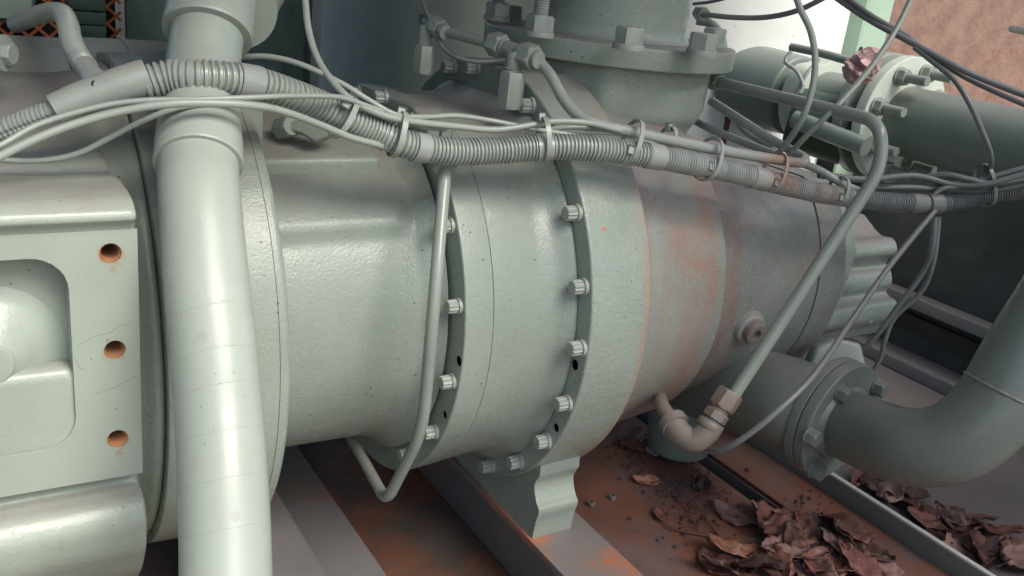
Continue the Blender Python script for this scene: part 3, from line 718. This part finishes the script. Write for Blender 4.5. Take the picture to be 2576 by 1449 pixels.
# cables at the right
tl = fitt('cable_gland', [(1757, 32, 1.25), (1772, 38, 1.22)], [('h', 1, .017)], 'small gland nut on the right side of the suction neck')
cable([(1765, 36, 1.22), (1850, 44, 1.2), (1930, 43, 1.18), (2010, 25, 1.15), (2100, -20, 1.12)], .0034, 'dark cable sagging from the gland across the white vessel', M_cabd)
cable([(1745, 10, 1.24), (1800, 2, 1.2), (1900, -25, 1.15)], .0022, 'thin dark wire at the top edge right of the neck', M_cabd)
cable([(1990, -50, 1.0), (2012, 20, 1.0), (2038, 75, 1.0), (2050, 140, 1.0), (2046, 210, 1.0), (2022, 290, 1.01), (1985, 352, 1.04), (1952, 390, 1.07)], .0036, 'grey cable bowed in an arc in front of the white vessel', M_cab)
cable([(2310, -50, 1.05), (2288, 5, 1.05), (2250, 80, 1.04), (2190, 170, 1.02), (2110, 262, 1.0), (2040, 330, 1.02), (1985, 388, 1.06)], .0032, 'grey cable slanting straight from the top edge down to the hairpin', M_cab)
cable([(2070, -30, 1.16), (2180, 45, 1.14), (2290, 105, 1.12), (2400, 165, 1.1), (2490, 205, 1.09), (2640, 262, 1.07)], .0040, 'upper of the dark cables stretched to the right edge over the pipe', M_cabd)
cable([(2100, -30, 1.15), (2190, 38, 1.135), (2285, 92, 1.125), (2330, 130, 1.12), (2400, 178, 1.11), (2480, 220, 1.1), (2640, 290, 1.08)], .0032, 'lower of the dark cables stretched to the right edge over the pipe', M_cabd)
cable([(2300, 118, 1.118), (2350, 158, 1.11), (2400, 200, 1.1), (2440, 262, 1.09), (2475, 340, 1.09), (2492, 390, 1.10), (2490, 425, 1.12), (2470, 445, 1.13)], .0034, 'taped dark cable looping down over the background pipe to the bundle', M_cabd)
BN = [([(2060, 440, 1.08), (2180, 452, 1.10), (2300, 443, 1.12), (2400, 465, 1.12), (2490, 462, 1.11), (2640, 420, 1.10)], .0042, 'uppermost green cable in the tied bundle at the right edge'),
      ([(2320, 448, 1.13), (2380, 440, 1.12), (2440, 452, 1.115), (2500, 462, 1.11), (2640, 440, 1.1)], .0040, 'second cable down in the tied bundle at the right edge'),
      ([(2330, 470, 1.13), (2420, 462, 1.13), (2500, 445, 1.12), (2640, 405, 1.11)], .0040, 'cable crossing on top of the tied bundle at the right edge'),
      ([(2200, 472, 1.12), (2300, 472, 1.125), (2400, 478, 1.13), (2500, 478, 1.125), (2640, 455, 1.12)], .0038, 'lowest straight cable in the tied bundle above the hose'),
      ([(2340, 500, 1.12), (2370, 475, 1.12), (2430, 470, 1.12), (2500, 470, 1.12), (2640, 432, 1.13)], .0034, 'cable peeling off the hose wrap into the tied bundle')]
for L, r_, lb in BN: cable(L, r_, lb, mat('cable_green', (.10, .125, .112), .38, bump=.05, dust=.3))
cable([(2352, 530, 1.12), (2310, 580, 1.10), (2230, 680, 1.06), (2140, 810, 1.03), (2050, 940, .98), (1960, 1030, .96), (1880, 1095, .97), (1820, 1130, .99), (1770, 1133, 1.02)], .0034, 'long grey cable falling from the hose wrap across the flange to the rusty elbow', M_cabd)
cable([(2352, 545, 1.13), (2345, 620, 1.14), (2325, 680, 1.16), (2260, 770, 1.18), (2200, 850, 1.2), (2150, 890, 1.22), (2120, 920, 1.24)], .0036, 'dark cable hanging behind and bending left toward the end cover', M_cabd)
cable([(2362, 545, 1.14), (2350, 650, 1.15), (2320, 730, 1.17), (2250, 800, 1.19), (2225, 860, 1.2), (2215, 900, 1.21), (2190, 945, 1.22)], .0032, 'darkest hanging cable, with the lowest end above the flange', M_cabd)

# zip ties: a band round hose and cables, plus its locking head
def ziptie(x, y, z_, hw, hd, label, tilt=0, head=(0, -1), m=M_hose, hrot=0):
    i = hidx(x); T = (HC[min(i + 25, len(HC) - 1)] - HC[max(i - 25, 0)]).normalized()
    c = at(x, y, z=z_); T = (T + CU * tilt).normalized()
    u = (CU - T * CU.dot(T)).normalized(); v = T.cross(u)
    t = thing('zip_tie', label, 'zip tie', c, 'zip ties along the hose')
    n = 40; V = []; F = []; wd = .0024; th = .0012
    for k in range(n):
        a = 2 * math.pi * k / n
        r = ((abs(math.cos(a)) / hw) ** 2.6 + (abs(math.sin(a)) / hd) ** 2.6) ** (-1 / 2.6)
        d = u * math.cos(a) + v * math.sin(a)
        for dr, dw in ((0, -wd), (0, wd), (th, wd), (th, -wd)): V.append(c + d * (r + dr) + T * dw)
    for k in range(n):
        for j in range(4):
            a = k * 4 + j; b_ = k * 4 + (j + 1) % 4; a2 = ((k + 1) % n) * 4 + j; b2 = ((k + 1) % n) * 4 + (j + 1) % 4
            F.append((a, b_, b2, a2))
    link('band', V, F, m, t, 40)
    hx, hy = head; hp = c + u * (hw * -hy * 1.0) - CF * (hd * (1.0 if abs(hy) < .8 else .35))
    e = .0044
    bm = bmesh.new(); bmesh.ops.create_cube(bm, size=1)
    ax1, ax2, ax3 = T, u, T.cross(u)
    for vv in bm.verts: vv.co = hp + ax1 * vv.co.x * e * 1.7 + ax2 * vv.co.y * e * 1.9 + ax3 * vv.co.z * e * 1.3
    fs = sorted(bm.faces, key=lambda f: f.normal.dot(CF))
    bmesh.ops.recalc_face_normals(bm, faces=bm.faces)
    f = min(bm.faces, key=lambda f: f.normal.dot(CF))
    r = bmesh.ops.inset_region(bm, faces=[f], thickness=.0012, depth=-.0022)
    bm.verts.index_update(); V = [q.co.copy() for q in bm.verts]; F = [[q.index for q in g.verts] for g in bm.faces]; bm.free()
    link('head', V, F, m, t, 30)
    tailv = hp + u * .004
    return t
ziptie(866, 296, .758, .0175, .0150, 'zip tie where the hanging cable meets the hose', -.15, (0, -.6))
ziptie(1000, 338, .785, .0190, .0155, 'zip tie with a square head just left of the drain tube nut', .05, (0, -1))
ziptie(1368, 350, .852, .0195, .0150, 'zip tie with an upright head over the taped wrap above the seam', .0, (0, -1))
ziptie(1588, 356, .89, .0205, .0165, 'zip tie slanting over the oil tube and hose above the large flange', -.22, (0, .55))
ziptie(1682, 345, .925, .0095, .0095, 'short zip tie holding only the oil tube', .0, (0, -1))
ziptie(1782, 400, .95, .0225, .0165, 'rust-stained zip tie slanting over hose and tube beside the neck base', -.25, (0, .45), M_hoser)
ziptie(1948, 432, 1.015, .0215, .0155, 'zip tie nearest the hairpin bend of the oil tube', -.25, (0, .7), M_hoser)
ziptie(2108, 480, 1.075, .0160, .0145, 'zip tie in front of the return tube, last on the pale hose', -.2, (0, .6))
ziptie(2478, 466, 1.13, .0255, .0165, 'dark zip tie gathering the green cable bundle at the right', .0, (0, -.8), M_cabd)

# =====================================================================
#  DISCHARGE ELBOW with its flange, lower right
# =====================================================================
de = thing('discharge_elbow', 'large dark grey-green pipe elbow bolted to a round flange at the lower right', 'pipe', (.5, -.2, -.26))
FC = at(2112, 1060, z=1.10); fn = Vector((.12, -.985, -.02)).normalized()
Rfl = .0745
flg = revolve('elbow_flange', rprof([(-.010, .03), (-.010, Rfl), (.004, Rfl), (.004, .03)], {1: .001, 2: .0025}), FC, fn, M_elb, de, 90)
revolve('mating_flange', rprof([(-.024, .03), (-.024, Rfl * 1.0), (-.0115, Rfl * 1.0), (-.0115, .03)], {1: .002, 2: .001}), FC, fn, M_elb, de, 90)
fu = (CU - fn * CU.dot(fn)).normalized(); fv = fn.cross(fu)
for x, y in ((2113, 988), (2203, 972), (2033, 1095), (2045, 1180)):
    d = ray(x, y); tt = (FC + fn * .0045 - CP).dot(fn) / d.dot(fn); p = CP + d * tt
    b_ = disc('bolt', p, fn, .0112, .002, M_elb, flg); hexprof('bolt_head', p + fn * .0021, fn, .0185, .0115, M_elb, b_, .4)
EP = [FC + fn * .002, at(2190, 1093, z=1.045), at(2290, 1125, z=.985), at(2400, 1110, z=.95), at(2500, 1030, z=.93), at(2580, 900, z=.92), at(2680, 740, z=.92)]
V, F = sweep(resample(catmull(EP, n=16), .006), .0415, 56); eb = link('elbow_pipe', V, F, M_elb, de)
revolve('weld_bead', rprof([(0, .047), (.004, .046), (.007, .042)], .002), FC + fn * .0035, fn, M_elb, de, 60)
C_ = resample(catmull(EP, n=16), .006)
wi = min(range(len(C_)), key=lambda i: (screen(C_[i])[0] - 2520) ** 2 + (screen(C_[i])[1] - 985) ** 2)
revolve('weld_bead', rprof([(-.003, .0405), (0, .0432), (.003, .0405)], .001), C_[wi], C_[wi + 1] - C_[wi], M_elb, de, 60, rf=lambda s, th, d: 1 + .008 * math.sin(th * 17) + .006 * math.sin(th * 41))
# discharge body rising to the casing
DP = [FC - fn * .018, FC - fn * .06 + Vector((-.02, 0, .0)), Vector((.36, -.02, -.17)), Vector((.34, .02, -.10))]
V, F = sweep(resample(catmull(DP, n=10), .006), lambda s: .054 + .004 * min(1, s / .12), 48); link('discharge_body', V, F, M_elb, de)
extrude('lug', [(-.05, 0), (-.035, .045), (.0, .062), (.04, .052), (.05, 0), (.03, -.05), (-.04, -.05)], at(2108, 925, z=1.17), CR * .75, CU * .6, CF, .03, M_cast, comp, .006, 3, 50)
p = at(2168, 803, z=1.29); hexprof('cover_bolt', p, (0.6, -.8, .1), .017, .014, M_bolt, comp)
# lower strainer cup behind the rusty elbow
o = revolve('strainer_cup', rprof([(-.29, .02), (-.29, .045), (-.235, .05), (-.2, .045), (-.2, .02)], {'d': .008}), Vector((.355, -.05, 0)), Z, M_elb, None, 48)
tag(o, 'dark rounded cup under the casing behind the rusty elbow', 'cup')

# =====================================================================
#  BACKGROUND
# =====================================================================
dr = revolve('oil_separator', rprof([(-.55, .05), (-.55, .26), (1.2, .26), (1.2, .05)], .01), Vector((.42, .95, 0)), Z, M_grn, None, 120)
tag(dr, 'big smooth grey-green upright drum behind the compressor', 'tank')
t = thing('backing_panel', 'teal-green sheet panel behind the upright pipe', 'panel', (-.05, .52, -.3))
box('sheet', (-.292, .50, -.36), (-.02, .512, 1.2), M_teal, t, .003)
box('edge_fold', (-.036, .47, -.36), (-.02, .4995, 1.2), M_grn, t, .002)
ms = []
me_t = thing('expanded_mesh', 'bright orange expanded metal mesh guard in the upper left corner', 'mesh guard', (-.4, .6, .1))
V = []; F = []
def strut(a, b_, r=.0021):
    k = len(V); vv, ff = sweep([a, b_], r, 4); V.extend(vv); F.extend([tuple(i + k for i in f) for f in ff])
Wd, Hd = .026, .012
for i in range(14):
    for j in range(22):
        cx = -.62 + i * Wd + (Wd / 2 if j % 2 else 0); cz = .05 + j * Hd
        if cx > -.285: continue
        strut(Vector((cx, .60, cz)), Vector((cx + Wd / 2, .60, cz + Hd))); strut(Vector((cx + Wd / 2, .60, cz)), Vector((cx, .60, cz + Hd)))
link('wire_grid', V, F, M_org, me_t, 0)
box('backing', (-.65, .66, -.36), (-.28, .67, .6), M_dark, me_t, 0)
sl_ = thing('slatted_block', 'dark green slatted block standing against the orange mesh', 'block', at(220, 90, Y=.3))
q0 = at(177, 96, Y=.30); q1 = at(264, -40, Y=.30)
for k in range(9): box('slat', (q0.x, .30 - .001 * (k % 2), q0.z - .03 + k * .0155), (q1.x, .34, q0.z - .03 + k * .0155 + .0145), M_slat, sl_, .0015)
box('rear_hood', at(-80, 60, Y=.16) - Vector((.1, 0, 0)), at(96, -120, Y=.16) + Vector((0, .12, .05)), M_drive, drv, .03)
# housing seam at the back
tube('seam_bead', [at(300, 90, Y=.10), at(320, 110, Y=.085), at(336, 160, Y=.04)], .002, M_drive, drv, 10)
extrude('rear_saddle', [yz(380, 98, .10), yz(380, 250, -.03), (-.10, .14), (.10, .14)], (-.4190, 0, 0), Y, Z, X, .115, M_drive, drv, .006, 3)
extrude('casing_saddle', [(.10, .20), (-.02, .186), (-.10, .162), (-.10, .10), (.10, .10)], (-.2970, 0, 0), Y, Z, X, .13, M_body, comp, .006, 3)

wv = thing('white_vessel', 'sunlit white upright vessel behind the suction neck', 'tank', (.84, .535, -.3))
revolve('shell', rprof([(-.3, .05), (-.3, .25), (1.2, .25), (1.2, .05)], .01), Vector((.84, .535, 0)), Z, M_wht, wv, 120)
# background pipe, along Y
bp = thing('background_pipe', 'dusty green horizontal pipe with a pale bolted flange at the upper right', 'pipe', (.75, 0, .1))
BX = .75; bz = at(2400, 335, X=BX).z
br = .053
revolve('pipe_barrel', [(-.9, br), (.052, br)], Vector((BX, 0, bz)), Y, M_pgr, bp, 72)
pc = at(2262, 300, X=BX)
fy = pc.y
revolve('flange', rprof([(fy - .008, .03), (fy - .008, .098), (fy + .010, .098), (fy + .010, .03)], .002), Vector((BX, 0, bz)), Y, M_flw, bp, 90)
revolve('flange', rprof([(fy + .030, .03), (fy + .030, .098), (fy + .048, .098), (fy + .048, .03)], .002), Vector((BX, 0, bz)), Y, M_tube, bp, 90)
revolve('pipe_barrel', [(fy + .0105, br * .98), (fy + .21, br * .98), (.36, br * 1.0)], Vector((BX, 0, bz)), Y, M_grn, bp, 72)
for k in range(8):
    a = R(22.5 + 45 * k + 6); p = Vector((BX + .077 * math.cos(a), fy - .0085, bz + .077 * math.sin(a)))
    b_ = disc('bolt', p, (0, -1, 0), .0145, .003, M_tube, bp, seg=24); hexprof('nut', p + Vector((0, -.0031, 0)), (0, -1, 0), .022, .0115, M_tube, b_, .2)
    revolve('stud', rprof([(0, .0072), (.034, .0072), (.034, .003)], 0), p + Vector((0, -.0147, 0)), (0, -1, 0), M_tube, b_, 16)
# sleeve, strap and clamp at the vessel end
revolve('sleeve', rprof([(.21, .03), (.21, .068), (.34, .074), (.36, .03)], .006), Vector((BX, 0, bz)), Y, M_grn, bp, 64)
st = revolve('clamp_strap', rprof([(.15, .055), (.15, .072), (.185, .072), (.185, .055)], .001), Vector((BX, 0, bz)), Y, M_flw, bp, 64, rf=lambda s, th, d: 1 + .10 * max(0, d.z) * math.cos(th * 5))
tube('clamp_rod', [(1990, 118, 1.42), (2070, 135, 1.38), (2150, 158, 1.34)], .0062, M_tube, bp, 14)
tube('clamp_wire', [(1990, 130, 1.37), (1975, 155, 1.37), (2005, 180, 1.36), (2020, 215, 1.36), (2012, 235, 1.36)], .0028, M_cab, bp, 10)
tube('clamp_wire', [(2060, 150, 1.37), (2030, 185, 1.36), (2000, 235, 1.37), (1975, 260, 1.38)], .0028, M_cab, bp, 10)
o = revolve('wrapped_joint', rprof([(-.030, .004), (-.024, .012), (-.012, .017), (-.004, .021), (.004, .019), (.012, .022), (.018, .018), (.024, .015), (.030, .006)], .002, 3), at(2172, 165, z=1.33), (-.3, .5, -.8), M_wrap, None, 48,
            rf=lambda s, th, d: 1 + .45 * mn.noise(Vector((s * 110, d.x * 2.2, d.z * 2.2))) + .22 * mn.noise(Vector((s * 200, d.y * 6, d.z * 6))))
tag(o, 'crumpled pink plastic wrap bound round the rod beside the pale flange', 'wrapping')
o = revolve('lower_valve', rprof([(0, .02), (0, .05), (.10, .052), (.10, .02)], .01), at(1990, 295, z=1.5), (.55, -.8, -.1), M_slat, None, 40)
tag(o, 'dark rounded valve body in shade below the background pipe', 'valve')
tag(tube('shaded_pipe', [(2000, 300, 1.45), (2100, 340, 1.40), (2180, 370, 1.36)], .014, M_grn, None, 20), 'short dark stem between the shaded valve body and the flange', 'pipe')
tag(box('oxide_block', at(1760, 370, z=1.75), at(1862, 300, z=1.7), M_red, None, .004), 'small red-brown block showing between tubes below the vessel', 'block')
# steel post with a slot
ps = thing('steel_post', 'light green steel angle post with a slotted hole beside the white vessel', 'post', (1.35, .55, -.3))
p0 = at(2135, 210, Y=.42); p1 = at(2180, 210, Y=.42)
box('web', (p0.x, .42, -.3), (p0.x + .006, .50, 1.2), M_lgr, ps, .001)
fr_ = box('face', (p0.x + .0065, .42, -.3), (p0.x + .085, .426, 1.2), M_lgr, ps, .001)
ph = at(2163, 134, Y=.42)
extrude('slot', rrect(ph.x - .006, ph.x + .006, ph.z - .014, ph.z + .014, .0055), (0, .4192, 0), X, Z, Y, .0006, M_dark, ps, 0)
lo_ = thing('support_upright', 'light green steel upright with small holes under the background pipe', 'frame', at(2150, 430, z=1.8))
a = at(2085, 500, z=1.85); b_ = at(2120, 320, z=1.85)
box('upright', (a.x, a.y, -.3), (a.x + .055, a.y + .006, b_.z + .02), M_lgr, lo_, .001)
tag(tube('bracket_bar', [(2545, 72, 1.3), (2590, 80, 1.25)], .005, M_cabd, None, 8), 'short dark bar end poking in at the right edge over the brown wall', 'bar')

# =====================================================================
#  LEAVES, TWIGS, CRUMBS, NUTS
# =====================================================================
def leaf(c, ln, wd, rot, curl, fold, mt, label, group=None, tilt=0.0, seed=0):
    rnd = random.Random(seed); V = []; F = []; nu, nv = 22, 12
    ph = rnd.uniform(0, 60); bend = rnd.uniform(-.35, .35); roll = rnd.choice((-1, 1)) * rnd.uniform(.2, .7)
    Rz = Matrix.Rotation(rot, 3, 'Z') @ Matrix.Rotation(tilt, 3, 'X') @ Matrix.Rotation(rnd.uniform(-.2, .2), 3, 'Y')
    for i in range(nu + 1):
        u = i / nu; w_ = max(.03, math.sin(math.pi * u ** .85)) ** .7
        for j in range(nv + 1):
            v = (j / nv - .5) * 2
            edge = 1 + (.30 * mn.noise(Vector((u * 7, ph, 1 if v > 0 else 4))) + .2 * mn.noise(Vector((u * 19, ph, 2 if v > 0 else 7)))) * abs(v)
            y0 = v * wd * .5 * w_ * edge; x = (u - .5) * ln
            a = roll * v * 1.1 * w_ * u                        # one end rolls up
            y = y0 * math.cos(a); z = abs(y0) * abs(math.sin(a))
            y += bend * ln * (u - .5) ** 2
            z += curl * ln * .22 * (abs(u - .5) * 2) ** 2.2 + fold * .35 * abs(y0)
            z += .10 * ln * mn.noise(Vector((u * 2.6, v * 1.5, ph))) + .045 * ln * mn.noise(Vector((u * 7, v * 5, ph + 9))) + .018 * ln * mn.noise(Vector((u * 17, v * 9, ph + 19)))
            z += .010 * ln * math.sin(abs(v) * 4 - u * 42) * abs(v) * .6 - .006 * ln * (abs(v) < .1)
            V.append(Rz @ Vector((x, y, z)))
    for i in range(nu):
        for j in range(nv):
            a = i * (nv + 1) + j; F.append((a, a + nv + 1, a + nv + 2, a + 1))
    zmin = min(v.z for v in V)
    V = [v + Vector(c) + Vector((0, 0, -zmin + .0006)) for v in V]
    o = link('leaf', V, F, mt, None, 75)
    sm = o.modifiers.new('thickness', 'SOLIDIFY'); sm.thickness = .0004
    return tag(o, label, 'leaf', group)
def fl_at(x, y, z0): p = at(x, y, Z=z0); return (p.x, p.y, z0)
B1 = -.2995
hero = [
 (1875, 1405, .105, .036, -.45, .25, .35, 3, 'long orange-brown pointed leaf lying at the bottom of the deck plate', .0),
 (1900, 1290, .030, .026, 1.3, .9, .8, 1, 'small crumpled leaf standing up on the dark gap line', .6),
 (1865, 1315, .085, .034, -1.1, .3, -.3, 1, 'pinkish flat leaf lying along the left side of the dark gap', .0),
 (1625, 1215, .040, .018, -.7, .7, .4, 3, 'small curled orange leaf alone in the middle of the deck plate', .3),
 (1575, 1100, .055, .030, .2, .5, .7, 1, 'pink leaf poking out from under the casing edge', .2),
 (1650, 1110, .040, .026, 1.1, .8, .8, 1, 'curled pink leaf just left of the rusty elbow', .5),
 (1700, 1135, .045, .030, 1.9, .4, .5, 0, 'brown leaf half under the rusty elbow on the deck plate', .2),
 (1600, 1128, .050, .032, -.9, .3, .6, 0, 'flat reddish leaf nearest the round flange on the deck plate', .1),
 (1770, 1225, .036, .022, .7, .4, .4, 2, 'small dark leaf just left of the gap in the deck', .1),
 (1660, 1300, .034, .020, .9, .5, .5, 0, 'small brown leaf left of the twigs on the deck plate', .2)]
for k, (x, y, ln, wd, rot, cu, fo_, mi, lb, ti) in enumerate(hero):
    leaf(fl_at(x, y, B1), ln, wd, rot, cu, fo_, M_leaf[mi], lb, None, ti, k)
pileA = [(1800, 1425), (1830, 1450), (1990, 1330), (2040, 1450), (2120, 1350), (2160, 1400), (1930, 1330), (1970, 1400), (1960, 1360), (2010, 1375), (2060, 1400), (2000, 1420), (2060, 1440), (2120, 1420), (1950, 1440), (2100, 1380), (2150, 1445), (1900, 1450), (2030, 1345), (2200, 1440), (2090, 1455)]
for k, (x, y) in enumerate(pileA):
    r_ = random.Random(100 + k)
    leaf(Vector(fl_at(x, y, B1)) + Vector((0, 0, .004 * (k % 3))), r_.uniform(.055, .09), r_.uniform(.036, .055), r_.uniform(-3, 3), r_.uniform(-.3, .7), r_.uniform(-.3, .5), M_leaf[[0, 2, 0, 1][k % 4]],
         'crumpled reddish brown leaf in the pile at the bottom, left of the angle bar', 'leaves piled at the bottom left of the angle bar', r_.uniform(-.35, .35), 30 + k)
pileB = [(2160, 1220), (2195, 1235), (2225, 1255), (2255, 1275), (2285, 1290), (2300, 1320), (2340, 1330), (2375, 1320), (2405, 1345), (2350, 1365), (2420, 1385), (2445, 1410), (2390, 1400), (2500, 1360), (2490, 1400), (2530, 1420), (2470, 1440), (2560, 1445), (2560, 1400), (2270, 1250), (2440, 1330)]
for k, (x, y) in enumerate(pileB):
    r_ = random.Random(300 + k)
    leaf(Vector(fl_at(x, y, -.2995)) + Vector((.012, 0, .003 * (k % 3))), r_.uniform(.05, .085), r_.uniform(.032, .05), r_.uniform(-3, 3), r_.uniform(-.3, .7), r_.uniform(-.3, .5), M_leaf[[0, 2, 1, 0, 2][k % 5]],
         'dry brown leaf heaped behind the bright edge of the angle bar', 'leaves heaped behind the angle bar', r_.uniform(-.4, .4), 60 + k)
tag(tube('twig', [Vector(fl_at(x, y, B1)) + Vector((0, 0, h)) for x, y, h in ((1640, 1180, .004), (1700, 1235, .008), (1745, 1275, .006), (1790, 1330, .003), (1830, 1390, .005))], .0011, M_twig, None, 8), 'longest thin dark twig slanting across the deck plate', 'twig')
tag(tube('twig', [Vector(fl_at(x, y, B1)) + Vector((0, 0, h)) for x, y, h in ((1645, 1300, .004), (1690, 1335, .004), (1760, 1350, .003), (1850, 1365, .003))], .0011, M_twig, None, 8), 'thin twig lying nearly level below the small brown leaf', 'twig')
tag(tube('twig', [Vector(fl_at(x, y, B1)) + Vector((0, 0, h)) for x, y, h in ((1690, 1250, .003), (1720, 1280, .004), (1755, 1340, .003))], .0009, M_twig, None, 8), 'shortest twig crossing under the longest one', 'twig')
V = []; F = []
rnd = random.Random(5)
cl = [((1590, 1170), 60, 34), ((1640, 1130), 50, 26), ((1720, 1190), 80, 36), ((1780, 1240), 60, 50), ((1690, 1230), 90, 60), ((1750, 1310), 110, 60), ((1560, 1130), 30, 20), ((2010, 1300), 70, 40)]
for (c, n_, sp_) in cl:
    for k in range(n_):
        x, y = c[0] + rnd.gauss(0, sp_), c[1] + rnd.gauss(0, sp_ * .6)
        p = at(x, y, Z=-.2995)
        if p.x < .10 or (.368 < p.x < .40) or p.x > .48: continue
        if p.x > .40: p.z = -.2938
        r_ = rnd.choice((.0008, .0011, .0015, .0024, .0035)); k0 = len(V)
        for d in ((1, 0, 0), (-1, 0, 0), (0, 1, 0), (0, -1, 0), (0, 0, 1), (0, 0, -.6)):
            V.append(p + Vector(d) * r_ * rnd.uniform(.5, 1.3) + Vector((0, 0, r_ * .5)))
        for f in ((0, 2, 4), (2, 1, 4), (1, 3, 4), (3, 0, 4), (2, 0, 5), (1, 2, 5), (3, 1, 5), (0, 3, 5)): F.append(tuple(i + k0 for i in f))
o = link('debris', V, F, M_crumb, None, 0); o['kind'] = 'stuff'; tag(o, 'dark crumbs of bark and dirt scattered on the deck plate', 'debris')
for x, y, lb in ((1540, 1255, 'small grey nut lying alone on the rusty deck plate'), (1487, 1272, 'small grey nut half in shade near the foot of the flange')):
    p = Vector(fl_at(x, y, B1)); t = thing('loose_nut', lb, 'nut', p)
    hexprof('hex_body', p, Z, .009, .006, M_rail, t, .3, top=False); revolve('bore', [(.0061, .0026), (.0064, .0026)], p, Z, M_dark, t, 16)
tag(revolve('pebble', rprof([(0, .004), (.003, .010), (.009, .009), (.013, .004)], .002), Vector(fl_at(1640, 1145, B1)), (.2, .1, 1), M_rail, None, 14, 20, rf=lambda s, th, d: 1 + .25 * math.sin(th * 2 + 1) + .1 * math.sin(th * 3)), 'angular grey-brown stone lying beside the leaves under the casing', 'stone')

# unseen sheets added out of view to shade the machine
t = thing('overhead_shade', 'unseen sheets added above the machine to shade it', 'shade sheet', (0, 0, .8))
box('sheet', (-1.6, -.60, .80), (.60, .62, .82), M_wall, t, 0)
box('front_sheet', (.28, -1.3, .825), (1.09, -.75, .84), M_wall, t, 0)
t = thing('side_shade', 'unseen dark sheet added left of the drive housing to block light', 'door', (-1.4, -.2, -.3))  # added, never in view; keeps sky light off the left-facing faces
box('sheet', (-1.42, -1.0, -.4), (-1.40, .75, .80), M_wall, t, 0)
t = thing('front_shade', 'unseen dark sheets added in front of the deck to block light', 'panel', (.5, -1.3, -.3))  # added blockers out of view that darken the right side
box('low_shade', (-.25, -1.32, -.6), (.299, -1.30, -.02), M_wall, t, 0)
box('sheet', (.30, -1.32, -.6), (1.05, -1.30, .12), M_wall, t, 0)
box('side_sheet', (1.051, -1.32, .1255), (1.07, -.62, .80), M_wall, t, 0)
